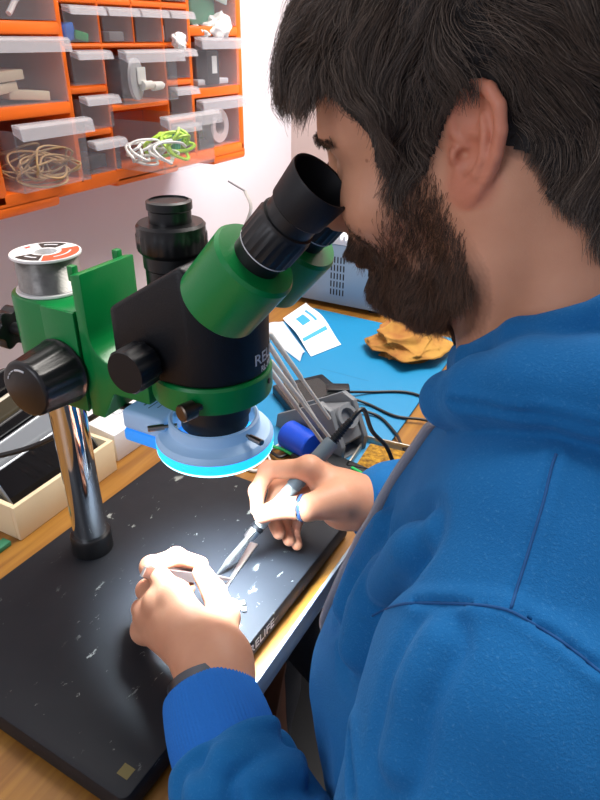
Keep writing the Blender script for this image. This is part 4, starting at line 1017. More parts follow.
# fold ridges and seam grooves, laid on the cloth where the photo shows them
def lay(f, px, lift=0.0):
    out = []
    for (x, y) in px:
        h_ = hit(f, x, y)
        if h_ is not None: out.append(h_)
    return out
def arm_only(P): return chain(P, [SHL, ELL_, LCE], [0.070, 0.066, 0.0450], 0.02)
RIDGES = []; GROOVES = []
for px, r in (([(402, 548), (376, 574), (358, 606), (348, 645)], 0.010), ([(378, 522), (356, 560), (340, 604)], 0.007), ([(420, 530), (395, 560), (380, 590)], 0.007),
              ([(432, 640), (405, 690), (392, 760)], 0.006),
              ([(222, 748), (247, 728), (272, 722), (290, 727)], 0.0085), ([(196, 792), (226, 768), (252, 760), (276, 756), (296, 757)], 0.009),
              ([(250, 790), (280, 775), (300, 774)], 0.006)):
    q = lay(cloth_body, px)
    if px[0][1] > 740: q = [v for v in q if arm_only(v[None])[0] < 0.004]
    if len(q) > 1: RIDGES.append((q, r))
for px, r in (([(386, 609), (420, 603), (465, 604), (510, 611), (555, 637), (598, 670)], 0.0020), ([(556, 452), (543, 500), (526, 560), (511, 608)], 0.0016),
              ([(452, 402), (490, 408), (540, 415), (598, 428)], 0.0018),
              ([(352, 735), (354, 790)], 0.0030)):
    q = lay(cloth_body, px)
    if len(q) > 1: GROOVES.append((q, r))
def cloth(P):
    d = cloth_body(P)
    for q, r in RIDGES:
        s_ = chain(P, q, [0.0] * len(q)); d = d - 0.85 * r * np.exp(-(s_ / (1.1 * r)) ** 2) + 0.5 * r * np.exp(-((s_ - 2.1 * r) / (0.7 * r)) ** 2)
    for q, r in GROOVES:
        s_ = chain(P, q, [0.0] * len(q)); d = d + 1.3 * r * np.exp(-(s_ / (0.6 * r)) ** 2) - 0.8 * r * np.exp(-((s_ - 2.2 * r) / (1.3 * r)) ** 2)
    d = d + 0.0016 * wob(P, 3, 38) + 0.0007 * wob(P, 5, 110)
    d = smax(d, -chain(P, NCUT, [0.060, 0.0605, 0.03]), 0.004)
    w_ = P - CU0; d = smax(d, -np.maximum(w_ @ LDIR - 0.047, np.linalg.norm(w_, axis=1) - 0.075), 0.007)
    return d

# ---- build
PER = None
skin, nt, b = nodes('skin')
def attr(nt, name):
    a = nt.nodes.new('ShaderNodeAttribute'); a.attribute_name = name; return a.outputs['Fac']
tc = nt.nodes.new('ShaderNodeTexCoord')
n1 = nt.nodes.new('ShaderNodeTexNoise'); n1.inputs['Scale'].default_value = 45; n1.inputs['Detail'].default_value = 5; nt.links.new(tc.outputs['Object'], n1.inputs['Vector'])
def mixc(fac, a, c):
    m = nt.nodes.new('ShaderNodeMix'); m.data_type = 'RGBA'
    nt.links.new(fac, m.inputs['Factor'])
    for s, v in (('A', a), ('B', c)):
        if isinstance(v, str): m.inputs[s].default_value = lin(v)
        else: nt.links.new(v, m.inputs[s])
    return m.outputs['Result']
c0 = mixc(n1.outputs['Fac'], '#b87f63', '#cf9a7b')
c0 = mixc(attr(nt, 'red'), c0, '#c4705a')
c0 = mixc(attr(nt, 'beard'), c0, '#4a3226')
c0 = mixc(attr(nt, 'nail'), c0, '#d9aa98')
vor = nt.nodes.new('ShaderNodeTexVoronoi'); vor.inputs['Scale'].default_value = 38; nt.links.new(tc.outputs['Object'], vor.inputs['Vector'])
mr = nt.nodes.new('ShaderNodeMapRange'); mr.inputs['From Min'].default_value = 0.05; mr.inputs['From Max'].default_value = 0.02; nt.links.new(vor.outputs['Distance'], mr.inputs['Value'])
mm_ = nt.nodes.new('ShaderNodeMath'); mm_.operation = 'MULTIPLY'; mm_.inputs[1].default_value = 0.55; nt.links.new(mr.outputs['Result'], mm_.inputs[0])
c0 = mixc(mm_.outputs[0], c0, '#7a4a38')
nt.links.new(c0, b.inputs['Base Color'])
b.inputs['Roughness'].default_value = 0.5; b.inputs['Specular IOR Level'].default_value = 0.35
b.inputs['Subsurface Weight'].default_value = 0.12; b.inputs['Subsurface Radius'].default_value = (0.008, 0.003, 0.0015); b.inputs['Subsurface Scale'].default_value = 0.6
n2 = nt.nodes.new('ShaderNodeTexNoise'); n2.inputs['Scale'].default_value = 900; n2.inputs['Detail'].default_value = 3; nt.links.new(tc.outputs['Object'], n2.inputs['Vector'])
bp = nt.nodes.new('ShaderNodeBump'); bp.inputs['Strength'].default_value = 0.18; bp.inputs['Distance'].default_value = 0.0006; nt.links.new(n2.outputs['Fac'], bp.inputs['Height']); nt.links.new(bp.outputs['Normal'], b.inputs['Normal'])

BEARD = [(383, 150), (383, 200), (380, 238), (362, 236), (346, 228), (336, 232), (336, 252), (346, 275), (360, 312), (395, 340), (455, 350), (478, 335), (487, 305), (484, 275), (466, 240), (446, 205), (432, 178), (428, 150)]
SCALP = [(200, -600), (200, 40), (292, 62), (322, 84), (345, 98), (365, 118), (378, 140), (384, 176), (408, 180), (427, 165), (433, 142), (446, 116), (452, 96), (464, 76), (490, 72), (510, 98), (514, 132), (508, 152), (528, 158), (552, 196), (600, 222), (760, 300), (760, -600)]
def mirpts(P):
    Q = to_local(P); Q = Q.copy(); Q[:, 1] = np.abs(Q[:, 1]); return to_world(Q), Q
def softmask(P, poly, blur):
    W, Q = mirpts(P); x, y, z = npproj(W); rg = np.random.default_rng(1); acc = 0
    for k in range(8):
        a = 2 * PI * k / 8; acc = acc + inpoly(x + blur * math.cos(a), y + blur * math.sin(a), poly)
    return acc / 8.0, Q
def bodycore(P): 
    d = cloth_base(P, 0.012)
    for hx, kx in ((0.265, 0.25), (0.455, 0.62)): d = smin(d, chain(P, [(0.03, hx, 0.55), (-0.36, kx, 0.53), (-0.40, kx, 0.10)], [0.070, 0.050, 0.036], 0.02), 0.02)
    return d
parts_ = []
Vh, Fh = nets(headneck, (-0.26, 0.24, 1.0), (0.10, 0.49, 1.36), 0.0013, smooth=2)
parts_.append((Vh, Fh, 'head'))
for f_, W_, fing, th_ in ((lhand, LW, Lf, Lt), (rhand, RW, Rf, Rt)):
    pts = np.array([W_] + [p for g_ in fing for p in g_[0]] + list(th_[0]) + [LFO if f_ is lhand else RFO])
    parts_.append(nets(f_, pts.min(0) - 0.035, pts.max(0) + 0.035, 0.0013, smooth=2) + ('hand',))
parts_.append(nets(bodycore, (-0.48, 0.05, 0.05), (0.24, 0.74, 1.14), 0.009, n=8, smooth=2) + ('core',))
off_ = 0; VV = []; FF = []; red = []; brd = []; nail = []
for V_p, F_p, kind in parts_:
    VV.append(V_p); FF.append(F_p + off_); off_ += len(V_p)
    r_a = np.zeros(len(V_p)); b_a = np.zeros(len(V_p)); n_a = np.zeros(len(V_p))
    if kind == 'head':
        bm_, Q_ = softmask(V_p, BEARD, 7); b_a = bm_ * (0.30 + 0.60 * np.clip((-0.040 - Q_[:, 2]) / 0.03, 0, 1)) * (Q_[:, 0] > -0.05)
        sm_, _ = softmask(V_p, SCALP, 5); b_a = np.maximum(b_a, sm_ * 0.9)
        S_ = Q_; ed = ear(S_); r_a = np.clip(1 - np.abs(ed) / 0.004, 0, 1) * 0.55 * (Q_[:, 1] > 0.066)
        r_a = np.maximum(r_a, 0.75 * np.exp(-(((Q_[:, 0] - 0.101) / 0.012) ** 2 + ((Q_[:, 2] + 0.053) / 0.011) ** 2 + (Q_[:, 1] / 0.022) ** 2)))
        r_a = np.maximum(r_a, 0.35 * np.exp(-np.sum(((Q_ - np.array([0.112, 0.0, -0.02])) / 0.016) ** 2, 1)))
    if kind == 'hand':
        W_h = [g_[0] for g_ in Lf] + [Lt[0]] + [g_[0] for g_ in Rf] + [Rt[0]]
        for pts in W_h:
            for q in pts[1:]: r_a = np.maximum(r_a, 0.28 * np.exp(-np.sum((V_p - q) ** 2, 1) / 0.011 ** 2))
    red.append(r_a); brd.append(b_a); nail.append(n_a)
me = np_mesh('person', np.concatenate(VV), np.concatenate(FF))
set_attr(me, 'red', np.concatenate(red)); set_attr(me, 'beard', np.concatenate(brd)); set_attr(me, 'nail', np.concatenate(nail))
PER = link('person', me, skin, None, True, 180)
tag(PER, 'bearded dark-haired man in a blue hoodie leaning to the microscope eyepieces', 'person')
def kid(name, V_p, F_p, m, parent=None):
    return link(name, np_mesh(name, V_p, F_p), m, parent or PER, True, 180)

# fleece
fm, nt, b = nodes('blue_fleece')
tc = nt.nodes.new('ShaderNodeTexCoord')
n1 = nt.nodes.new('ShaderNodeTexNoise'); n1.inputs['Scale'].default_value = 800; n1.inputs['Detail'].default_value = 4; n1.inputs['Roughness'].default_value = 0.7; nt.links.new(tc.outputs['Object'], n1.inputs['Vector'])
n3 = nt.nodes.new('ShaderNodeTexNoise'); n3.inputs['Scale'].default_value = 16; n3.inputs['Detail'].default_value = 3; nt.links.new(tc.outputs['Object'], n3.inputs['Vector'])
c0 = mixc(n3.outputs['Fac'], '#14578f', '#1c68a4')
mr = nt.nodes.new('ShaderNodeMapRange'); mr.inputs['From Min'].default_value = 0.56; mr.inputs['From Max'].default_value = 0.80; mr.inputs['To Max'].default_value = 0.4; nt.links.new(n1.outputs['Fac'], mr.inputs['Value'])
c0 = mixc(mr.outputs['Result'], c0, '#5b98cc')
nt.links.new(c0, b.inputs['Base Color']); b.inputs['Roughness'].default_value = 0.95; b.inputs['Specular IOR Level'].default_value = 0.15
b.inputs['Sheen Weight'].default_value = 0.35; b.inputs['Sheen Roughness'].default_value = 0.4; b.inputs['Sheen Tint'].default_value = lin('#6fb0f0')
bp = nt.nodes.new('ShaderNodeBump'); bp.inputs['Strength'].default_value = 0.6; bp.inputs['Distance'].default_value = 0.0012; nt.links.new(n1.outputs['Fac'], bp.inputs['Height']); nt.links.new(bp.outputs['Normal'], b.inputs['Normal'])
Vc, Fc = nets(cloth, (-0.30, 0.02, 0.45), (0.22, 0.72, 1.21), 0.0018, smooth=1)
HD = kid('hoodie', Vc, Fc, fm)
from mathutils.bvhtree import BVHTree
BV = BVHTree.FromPolygons([Vector(v) for v in Vc], Fc.tolist())
def mesh_hit(x, y):
    d = ray(x, y).normalized(); h_ = BV.ray_cast(CAMP, d)[0]; return None if h_ is None else h_ - d * 0.0002
thread = mat('seam_blue', '#124a80', 0.95)
for px in ([(372, 616), (386, 609), (403, 604), (420, 603), (443, 603), (465, 604), (488, 606), (510, 611), (532, 623), (555, 637), (576, 652), (598, 670), (625, 690)], [(556, 454), (551, 470), (544, 500), (535, 530), (526, 560), (518, 585), (511, 608)]):
    fine = spline([(x, y, 0) for x, y in px], 6); q = [mesh_hit(v.x, v.y) for v in fine]; q = [v for v in q if v is not None]
    MB().tube(q, 0.0006, 6).build('seam', thread, HD, angle=180)
rib = mat('blue_rib_knit', '#0d63b6', 0.9, bump=0.3, bscale=600)
def cuff(a, c, r0, r1, nm='cuff'):
    a = Vector(a); c = Vector(c); ax = (c - a); L = ax.length; prof = [(r0 - 0.004, 0.004), (r0 - 0.0035, 0.001), (r0 - 0.001, 0), (r0 + 0.0008, 0.002)]
    prof += [(r0 + 0.001 + (r1 - r0) * t + 0.0025 * math.sin(PI * t), L * t) for t in (0.1, 0.25, 0.4, 0.55, 0.7, 0.85, 1.0)] + [(r1 - 0.008, L * 1.03)]
    M = zframe(ax, Vector((0, 0, 1))); g = MB(); seg = 320; rings = []
    for (r, t) in prof:
        rings.append([g.bm.verts.new(a + M @ Vector(((r + 0.0003 * math.cos(80 * 2 * PI * k / seg)) * math.cos(2 * PI * k / seg) * 0.94, (r + 0.0003 * math.cos(80 * 2 * PI * k / seg)) * math.sin(2 * PI * k / seg) * 1.05, t))) for k in range(seg)])
    for A, B in zip(rings, rings[1:]):
        for k in range(seg): g.bm.faces.new([A[k], A[(k + 1) % seg], B[(k + 1) % seg], B[k]])
    return g.build(nm, rib, HD, angle=180)
cuff(CU0, CU0 + LDIR * 0.064, 0.0300, 0.0325)
cuff(J(366, 500, 0.646), J(408, 508, 0.655), 0.0320, 0.0370)
# drawstring along the chest edge, dark lanyard at the collar
dr = []
for k, z in enumerate(np.linspace(1.048, 0.79, 14)):
    y = BY - 0.042 + 0.004 * math.sin(k * 1.3); xs = np.linspace(-0.26, 0.02, 600); v = cloth(np.stack([xs, np.full(600, y), np.full(600, z)], 1)); i = int(np.argmax(v < 0))
    dr.append(np.array([xs[i] - 0.0022, y, z]))
dr = [dr[0] + np.array([0.012, -0.016, 0.014])] + dr
greyc = mat('grey_cord', '#8d8f98', 0.85, bump=0.4, bscale=900)
MB().tube(spline(dr, 6), 0.0046, 10, flat=0.5).build('drawstring', greyc, HD, angle=180)
MB().tube([dr[0] + (dr[0] - dr[1]) * 0.25, dr[0], dr[0] * 0.4 + dr[1] * 0.6], 0.0052, 12, flat=0.35).build('eyelet', mat('grey_tape', '#a7a8ac', 0.6), HD)
lan = [to_world(np.array([[0.0, 0.0, 0.0]]))[0]] and [np.array([-0.076, 0.352, 1.108]), np.array([-0.083, 0.356, 1.092]), np.array([-0.077, 0.358, 1.078]), np.array([-0.078, 0.358, 1.062])]
MB().tube(spline(lan, 5), 0.0040, 10, flat=0.4).build('lanyard', mat('black_webbing', '#1a1a1c', 0.8, bump=0.6, bscale=800), PER)
# trousers and shoes
def trousers(P):
    d = np.maximum(torso(P, 0.004), P[:, 2] - 0.56)
    for hx, kx in ((0.265, 0.25), (0.455, 0.62)): d = smin(d, chain(P, [(0.03, hx, 0.55), (-0.36, kx, 0.535), (-0.40, kx, 0.09)], [0.083, 0.064, 0.052], 0.02), 0.02)
    return d + 0.003 * wob(P, 9, 30)
kid('trousers', *nets(trousers, (-0.50, 0.14, 0.02), (0.26, 0.72, 0.60), 0.007, n=8, smooth=2), mat('dark_grey_denim', '#3a3d42', 0.85, bump=0.4, bscale=500))
for hx in (0.25, 0.62):
    kid('shoe', *nets(lambda P: smax(smin(cap(P, (-0.38, hx, 0.05), (-0.53, hx, 0.035), 0.042, 0.034), cap(P, (-0.39, hx, 0.08), (-0.39, hx, 0.05), 0.043), 0.02), 0.006 - P[:, 2], 0.004), (-0.60, hx - 0.06, 0.0), (-0.32, hx + 0.06, 0.14), 0.006, n=8), mat('black_shoe', '#1b1b1d', 0.5))
# wristwatch and ring
wa = (LFO - LW); wa = Vector(wa).normalized(); wp_ = Vector(CU0 - LDIR * 0.0015)
MB().lathe([(0.0258, -0.003), (0.0278, -0.003), (0.0278, 0.003), (0.0258, 0.003), (0.0258, -0.003)], wp_, wa, 48).build('wristwatch', mat('watch_steel', '#5b5f66', 0.3, metal=0.9), PER)
ra_ = Vector(Rt[0][2] - Rt[0][1]).normalized(); rp_ = Vector(Rt[0][1]) * 0.85 + Vector(Rt[0][2]) * 0.15
RG_ = MB().lathe([(0.0114, -0.0030), (0.0127, -0.0030), (0.0129, 0), (0.0127, 0.0030), (0.0114, 0.0030), (0.0114, -0.0030)], rp_, ra_, 40).build('finger_ring', mat('ring_steel', '#8a8d94', 0.25, metal=1.0), PER)
MB().lathe([(0.0127, -0.0013), (0.0131, -0.0011), (0.0131, 0.0011), (0.0127, 0.0013)], rp_, ra_, 40).build('blue_inlay', mat('blue_inlay', '#2c4f86', 0.3), RG_)
# eyes
for s in (-1, 1):
    ec = to_world(np.array([[0.0755, s * 0.031, 0.009]]))[0]
    g = MB(); g.ball(ec, 0.0099, sub=3); e_ = g.build('eye', mat('eye_white', '#d8d2cc', 0.2), PER)
    ic = to_world(np.array([[0.0862, s * 0.031, 0.007]]))[0]
    MB().ball(ic, 0.0026, sub=2).build('iris', mat('iris_brown', '#3a2216', 0.2), e_)
# ------------------------------------------------------------------ hair, beard and brows
def core_local(Q):
    W = to_world(Q); return smin(head_core(Q), chain(W, NECK, [0.053, 0.055, 0.068], 0.02) / HS, 0.019)
def grad(f, Q, e=0.0008):
    g = np.zeros_like(Q)
    for k in range(3):
        o = np.zeros(3); o[k] = e; g[:, k] = f(Q + o) - f(Q - o)
    return g / np.maximum(1e-9, np.linalg.norm(g, axis=1))[:, None]
hm, nt, b = nodes('dark_brown_hair')
hi_ = nt.nodes.new('ShaderNodeHairInfo')
cr = nt.nodes.new('ShaderNodeValToRGB'); cr.color_ramp.elements[0].color = lin('#17110e'); cr.color_ramp.elements[1].color = lin('#5f4e42'); cr.color_ramp.elements[1].position = 0.9
e_ = cr.color_ramp.elements.new(0.97); e_.color = lin('#7d6f62')
nt.links.new(hi_.outputs['Random'], cr.inputs['Fac']); nt.links.new(cr.outputs['Color'], b.inputs['Base Color'])
b.inputs['Roughness'].default_value = 0.42; b.inputs['Specular IOR Level'].default_value = 0.45
bm2, nt, b = nodes('brown_beard')
hi_ = nt.nodes.new('ShaderNodeHairInfo')
cr = nt.nodes.new('ShaderNodeValToRGB'); cr.color_ramp.elements[0].color = lin('#140e0b'); cr.color_ramp.elements[1].color = lin('#6b4c38')
nt.links.new(hi_.outputs['Random'], cr.inputs['Fac']); nt.links.new(cr.outputs['Color'], b.inputs['Base Color'])
b.inputs['Roughness'].default_value = 0.45; b.inputs['Specular IOR Level'].default_value = 0.35
hbase = mat('hair_mass', '#1c1512', 0.75, var=0.3, vscale=120, bump=0.8, bscale=420)

def strands(name, W, r0, r1, m, parent):
    N, K, _ = W.shape
    cu = bpy.data.hair_curves.new(name); cu.add_curves([K] * N)
    w = np.array(world_loc(parent)); cu.attributes['position'].data.foreach_set('vector', np.ascontiguousarray(W - w, np.float32).ravel())
    ra = cu.attributes.get('radius') or cu.attributes.new('radius', 'FLOAT', 'POINT')
    ra.data.foreach_set('value', np.tile(np.linspace(r0, r1, K), N).astype(np.float32))
    cu.materials.append(m); o = bpy.data.objects.new(name, cu); COL.objects.link(o); o.parent = parent; return o
def segdist(x, y, pl):
    d = np.full(len(x), 1e9)
    for (x1, y1), (x2, y2) in zip(pl, pl[1:]):
        dx, dy = x2 - x1, y2 - y1; t = np.clip(((x - x1) * dx + (y - y1) * dy) / (dx * dx + dy * dy), 0, 1)
        d = np.minimum(d, np.hypot(x - x1 - t * dx, y - y1 - t * dy))
    return d
LOWER = [(384, 176), (408, 180), (427, 165), (433, 142), (446, 116), (452, 96), (464, 76), (490, 72), (510, 98), (514, 132), (508, 152), (528, 158), (552, 196), (600, 222), (760, 300)]
Vl = to_local(Vh)
noear = np.abs(core_local(Vl)) < 0.0035
sm_, Qm = softmask(Vh, SCALP, 4)
Wm = to_world(Qm); mx_, my_, _ = npproj(Wm)
def shell(name, mask, thick, m, Vw, Fq, nseed, amp):
    ok = mask > 0.25; keep = ok[Fq].all(1); F2 = Fq[keep]; used = np.unique(F2); re = np.full(len(Vw), -1); re[used] = np.arange(len(used))
    V2 = Vw[used]; n2 = grad(core_local, to_local(V2)) @ HM.T
    t_ = (thick if np.isscalar(thick) else thick[used][:, None]) * (np.clip((mask[used] - 0.25) / 0.75, 0, 1) ** 1.3)[:, None] * (1 + amp * wob(V2, nseed, 170)[:, None] + amp * 0.6 * wob(V2, nseed + 1, 420)[:, None])
    return kid(name, V2 + n2 * np.maximum(t_, 0.0002), re[F2], m)
blur_s, _ = softmask(Vh, SCALP, 12)
dlv = segdist(mx_, my_, LOWER)
HAIR = shell('hair', blur_s * noear * (Vl[:, 2] > -0.11), np.clip(0.0004 + 0.00011 * dlv, 0, 0.0075), hbase, Vh, Fh, 21, 0.18)
# scalp strands
cand = np.nonzero((sm_ > 0.6) & noear & (Vl[:, 2] > -0.11))[0]
vis = cand
NR = 60000
ri = RNG.choice(vis, NR); Q = Vl[ri] + RNG.normal(size=(NR, 3)) * 0.0005
dl = segdist(mx_[ri], my_[ri], LOWER)
sg = np.where(Q[:, 1] >= 0, 1.0, -1.0)
L = np.clip(0.014 + 0.00085 * dl, 0.014, 0.052); front = np.clip((Q[:, 0] - 0.005) / 0.05, 0, 1) * np.clip((Q[:, 2] - 0.03) / 0.03, 0, 1)
L = L * (1 - front) + front * np.clip(0.022 + 0.0004 * dl, 0.024, 0.046); L *= RNG.uniform(0.75, 1.15, NR)
hmax = (0.0055 + 0.016 * np.clip((dl - 6) / 70, 0, 1) + 0.014 * front) * RNG.uniform(0.45, 1.1, NR)
K = 11; path = np.zeros((NR, K, 3)); path[:, 0] = Q; p = Q.copy()
for k in range(1, K):
    n = grad(core_local, p, 0.001); x = p[:, 0]
    fx = np.where(x > 0.0, 0.35 + 0.35 * np.clip(x / 0.08, 0, 1), np.where(x < -0.03, -0.28, 0.1)) + 0.9 * np.clip((p[:, 2] - 0.085) / 0.05, 0, 1)
    fl_ = np.stack([fx, 0.35 * sg * np.clip((p[:, 2] - 0.08) / 0.05, 0, 1), -np.ones(NR)], 1)
    fl_ = fl_ + 0.85 * np.stack([wob(p, 31, 85), wob(p, 32, 85), 0.5 * wob(p, 33, 85)], 1) + 0.55 * np.stack([wob(p, 34, 210), wob(p, 35, 210), wob(p, 36, 210)], 1)
    fl_ -= n * np.sum(fl_ * n, 1)[:, None]; fl_ /= np.maximum(1e-6, np.linalg.norm(fl_, axis=1))[:, None]
    p = p + fl_ * (L / (K - 1))[:, None]
    h_t = hmax * (1 - math.exp(-3.2 * k / (K - 1))) * (1 - 0.25 * (k / (K - 1)) ** 2)
    dcur = core_local(p); want = np.maximum(h_t, 0.0008)
    p = p + n * ((want - dcur) * 0.65)[:, None]
    path[:, k] = p
# gather neighbours into locks
NC = 1000; ci = RNG.choice(NR, NC, replace=False); near = np.empty(NR, int)
for i in range(0, NR, 3000):
    near[i:i + 3000] = np.argmin(((Q[i:i + 3000, None] - Q[ci][None]) ** 2).sum(-1), 1)
cpath = path[ci[near]]; tt = (np.linspace(0, 1, K) ** 1.3)[None, :, None]; off0 = (Q - Q[ci[near]])[:, None, :]
str_ = RNG.uniform(0.35, 0.9, NR)[:, None, None]
path = path * (1 - tt * str_) + (cpath + off0 * 0.45) * (tt * str_)
path += (RNG.normal(size=(NR, 1, 3)) * 0.0016) * tt ** 2
# end strands at the bare temple and behind the ear
FRINGE = [(235, 118), (312, 114), (320, 165), (235, 240)]
BARE = [(308, 116), (322, 96), (340, 103), (360, 120), (376, 142), (385, 180), (372, 235), (340, 225), (340, 180), (318, 160)]
NAPE = [(436, 140), (450, 108), (506, 100), (514, 150), (526, 163), (548, 200), (590, 232), (560, 300), (430, 300), (424, 172)]
pw = path.reshape(-1, 3).copy(); pw[:, 1] = np.abs(pw[:, 1]); ax_, ay_, _ = npproj(to_world(pw)); ax_ = ax_ + np.repeat(RNG.normal(size=NR) * 3.5, K); ay_ = ay_ + np.repeat(RNG.normal(size=NR) * 5.0, K)
bad = (inpoly(ax_, ay_ + 10 * np.sin(ax_ * 0.35), FRINGE) | inpoly(ax_, ay_, BARE) | inpoly(ax_, ay_, NAPE)).reshape(path.shape[:2]); bad[:, 0] = False
first = np.where(bad.any(1), bad.argmax(1), K) - 1 + RNG.uniform(0.0, 0.9, NR) * bad.any(1)
u_ = np.clip(first / (K - 1), 0.05, 1)[:, None] * np.linspace(0, K - 1, K)[None]
i0 = np.clip(u_.astype(int), 0, K - 2); fr_ = (u_ - i0)[..., None]; ar_ = np.arange(NR)[:, None]
path = path[ar_, i0] * (1 - fr_) + path[ar_, i0 + 1] * fr_
# keep the ear clear
flat = path.reshape(-1, 3); fq = flat.copy(); fq[:, 1] = np.abs(fq[:, 1]); de = ear(fq)
inside = (de < 0.0015).reshape(NR, K).any(1)
path = path[~inside]
strands('hair_strands', to_world(path.reshape(-1, 3)).reshape(path.shape), 0.00011, 0.00005, hm, HAIR)
# beard
bmk, _ = softmask(Vh, BEARD, 9)
okb = noear & (Vl[:, 0] > -0.05) & (Vl[:, 2] > -0.135) & ((Vl[:, 2] < 0.06))
lipz = (np.abs(Vl[:, 1]) < 0.016) & (Vl[:, 2] > -0.064) & (Vl[:, 2] < -0.050) & (Vl[:, 0] > 0.080)
nose = (Vl[:, 0] > 0.086) & (Vl[:, 2] > -0.034)
prob = bmk ** 1.5 * okb * ~lipz * ~nose
# thin on the upper cheek, dense on the jaw
cheek = np.clip((-0.035 - Vl[:, 2]) / 0.03, 0.0, 1) ; prob *= 1 + 3.0 * ((Vl[:, 0] > 0.07) & (Vl[:, 2] > -0.055) & (Vl[:, 2] < -0.03)); prob *= 0.16 + 0.84 * np.maximum(cheek, 0.55 * np.clip((0.052 - Vl[:, 0]) / 0.012, 0, 1))
NBd = 40000; pi_ = RNG.choice(len(Vh), NBd, p=prob / prob.sum()); Q = Vl[pi_] + RNG.normal(size=(NBd, 3)) * 0.0005
jaw = np.clip((-0.055 - Q[:, 2]) / 0.04, 0, 1)
L = (0.007 + 0.0075 * jaw) * RNG.uniform(0.6, 1.25, NBd); K = 7
path = np.zeros((NBd, K, 3)); path[:, 0] = Q; p = Q.copy(); n0 = grad(core_local, Q)
for k in range(1, K):
    fl_ = np.stack([0.35 * np.ones(NBd), 0 * jaw, -np.ones(NBd)], 1) + 0.5 * np.stack([wob(p, 41, 200), wob(p, 42, 200), 0.5 * wob(p, 43, 200)], 1) + RNG.normal(size=(NBd, 3)) * 0.25
    fl_ -= n0 * np.sum(fl_ * n0, 1)[:, None]; fl_ /= np.maximum(1e-6, np.linalg.norm(fl_, axis=1))[:, None]
    lift = (0.30 + 0.45 * jaw * (1 - 0.6 * k / K))[:, None]
    dr_ = fl_ + n0 * lift; dr_ /= np.linalg.norm(dr_, axis=1)[:, None]
    p = p + dr_ * (L / (K - 1))[:, None]; path[:, k] = p
strands('beard', to_world(path.reshape(-1, 3)).reshape(path.shape), 0.00012, 0.00004, bm2, PER)
# brows
bw = np.nonzero((Vl[:, 0] > 0.055) & (np.abs(Vl[:, 2] - 0.0315 - 0.004 * np.cos(np.abs(Vl[:, 1]) * 60)) < 0.0030) & (np.abs(np.abs(Vl[:, 1]) - 0.031) < 0.021))[0]
NBw = 600; Q = Vl[RNG.choice(bw, NBw)]; n0 = grad(core_local, Q); K = 5; path = np.zeros((NBw, K, 3)); p = Q.copy(); path[:, 0] = p
for k in range(1, K):
    d_ = np.stack([-0.5 * np.ones(NBw), np.sign(Q[:, 1]) * 0.9, 0.15 - 0.10 * k * np.ones(NBw)], 1) + RNG.normal(size=(NBw, 3)) * 0.15
    d_ -= n0 * np.sum(d_ * n0, 1)[:, None]; d_ /= np.linalg.norm(d_, axis=1)[:, None]; d_ += n0 * 0.3
    p = p + d_ * 0.0022; path[:, k] = p
strands('eyebrows', to_world(path.reshape(-1, 3)).reshape(path.shape), 0.00012, 0.00005, hm, PER)
# ------------------------------------------------------------------ soldering iron and tweezers in the hands
IT = atz(217, 574, 0.7785); IE = atd(339, 434, 0.640); iv = (IE - IT); IL = iv.length; iu = iv.normalized()
IR = thing('soldering_iron', 'grey pen-shaped soldering iron held in the far hand', 'soldering iron', IT)
MB().lathe([(0, 0), (0.0006, 0.0002), (0.0022, 0.012), (0.0030, 0.016), (0.0030, 0.050), (0.0024, 0.050)], IT, iu, 20).build('tip', mat('iron_tip', '#b9b8b4', 0.3, metal=0.9), IR)
MB().lathe([(0.003, 0.046), (0.0052, 0.047), (0.0058, 0.050), (0.0058, 0.057), (0.0050, 0.059), (0.003, 0.059)], IT, iu, 28, knurl=(0.0495, 0.0575, 14, 0.0005)).build('collar_nut', MATS['bright_steel'], IR)
MB().lathe([(0.003, 0.058), (0.0068, 0.059), (0.0068, 0.063), (0.0050, 0.064)], IT, iu, 28).build('black_collar', MATS['black_rubber'], IR)
MB().lathe([(0.004, 0.063), (0.0058, 0.064), (0.0066, 0.085), (0.0068, IL * 0.62), (0.0066, IL * 0.625)], IT, iu, 28).build('grip', mat('pale_grip', '#a9b3b2', 0.5), IR)
MB().lathe([(0.0064, IL * 0.62), (0.0078, IL * 0.625), (0.0080, IL * 0.80), (0.0078, IL * 0.93), (0.0070, IL * 0.95), (0, IL * 0.95)], IT, iu, 32).build('handle', mat('slate_handle', '#55626a', 0.5), IR)
sr = []
for k in range(9): sr += [(0.0052 - 0.0002 * k, IL * 0.945 + 0.0032 * k), (0.0052 - 0.0002 * k, IL * 0.945 + 0.0032 * k + 0.0019), (0.0040 - 0.0001 * k, IL * 0.945 + 0.0032 * k + 0.0021), (0.0040 - 0.0001 * k, IL * 0.945 + 0.0032 * k + 0.0031)]
MB().lathe([(0, IL * 0.945)] + sr + [(0, IL * 0.945 + 0.030)], IT, iu, 20).build('strain_relief', MATS['black_rubber'], IR)
e1 = IT + iu * (IL * 0.945 + 0.028)
MB().tube(spline([e1 - iu * 0.004, e1, e1 + Vector((0.006, 0.016, 0.006)), atd(372, 431, 0.70), atd(386, 446, 0.72), atd(394, 464, 0.74), atd(402, 478, 0.78)], 6), 0.0024, 8).build('cord', MATS['black_cable'], IR)

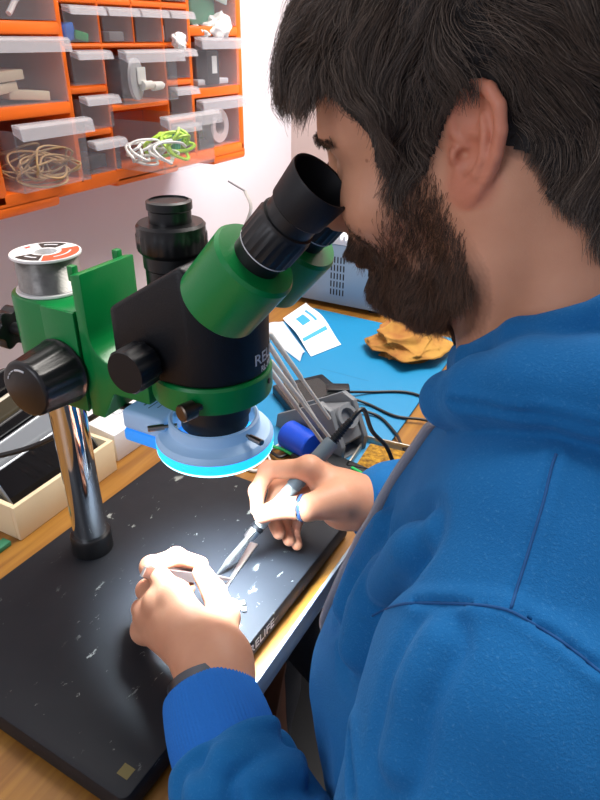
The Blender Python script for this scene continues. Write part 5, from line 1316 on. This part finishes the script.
T0 = Vector(J(143.5, 571.5, 0.528)); T1 = atz(231, 579, 0.7795)
TW_ = thing('tweezers', 'slim pinkish steel tweezers pinched in the near hand', 'tweezers', T1)
tv = (T1 - T0); tl_ = tv.length; tu = tv.normalized(); wv_ = Vector((0, 0, 1)) - tu * tu.z; side_ = tu.cross(wv_).normalized(); upv = side_.cross(tu).normalized()
def arm_(sg):
    g = MB(); rings = []
    for k in range(15):
        t = k / 14; gap = 0.0008 + 0.0035 * math.sin(PI * min(1, t * 1.05)) ** 1.0 * (1 - t * 0.5); w2 = np.interp(t, [0, 0.06, 0.5, 0.8, 1], [0.0040, 0.0048, 0.0044, 0.0022, 0.0005])
        c = T0 + tu * (tl_ * t) + side_ * (sg * gap)
        rings.append([g.bm.verts.new(c + upv * (w2 * a) + side_ * (0.0007 * b2)) for a, b2 in ((1, 1), (-1, 1), (-1, -1), (1, -1))])
    for A, B in zip(rings, rings[1:]):
        for k in range(4): g.bm.faces.new([A[k], A[(k + 1) % 4], B[(k + 1) % 4], B[k]])
    g.bm.faces.new(rings[0]); g.bm.faces.new(rings[-1][::-1])
    return g.build('arm', mat('rosy_steel', '#b39a92', 0.35, metal=0.75), TW_)
arm_(1); arm_(-1)
MB().box(T0 + tu * 0.002, (0.005, 0.0085, 0.003), Matrix(((tu.x, upv.x, side_.x), (tu.y, upv.y, side_.y), (tu.z, upv.z, side_.z))), bevel=0.0005).build('end_block', MATS['bright_steel'], TW_)

# ------------------------------------------------------------------ office chair under the man
CH = thing('office_chair', 'black office chair the man in the blue hoodie sits on', 'chair', (0.08, 0.3625, 0))
cm = mat('black_upholstery', '#141416', 0.8)
MB().box((0.07, 0.3625, 0.435), (0.46, 0.46, 0.06), bevel=0.02, seg=3).build('seat', cm, CH)
MB().box((0.33, 0.3625, 0.80), (0.05, 0.40, 0.46), Matrix.Rotation(0.12, 3, 'Y'), bevel=0.018, seg=3).build('backrest', cm, CH)
MB().tube(spline([(0.10, 0.3625, 0.40), (0.28, 0.3625, 0.41), (0.335, 0.3625, 0.50), (0.35, 0.3625, 0.70)], 5), 0.018, 10).build('back_bar', MATS['black_plastic'], CH)
MB().cyl((0.08, 0.3625, 0.09), (0.08, 0.3625, 0.41), 0.025).build('post', MATS['dark_steel'], CH)
for k in range(5):
    a = 2 * PI * k / 5 + 0.3; e = Vector((0.08 + 0.27 * math.cos(a), 0.3625 + 0.27 * math.sin(a), 0.065))
    l_ = MB().tube([(0.08, 0.3625, 0.10), e], [0.022, 0.014], 8).build('leg', MATS['black_plastic'], CH)
    MB().cyl(e + Vector((-0.018 * math.sin(a), 0.018 * math.cos(a), -0.037)), e + Vector((0.018 * math.sin(a), -0.018 * math.cos(a), -0.037)), 0.027, bev=.004).build('caster', MATS['black_rubber'], l_)
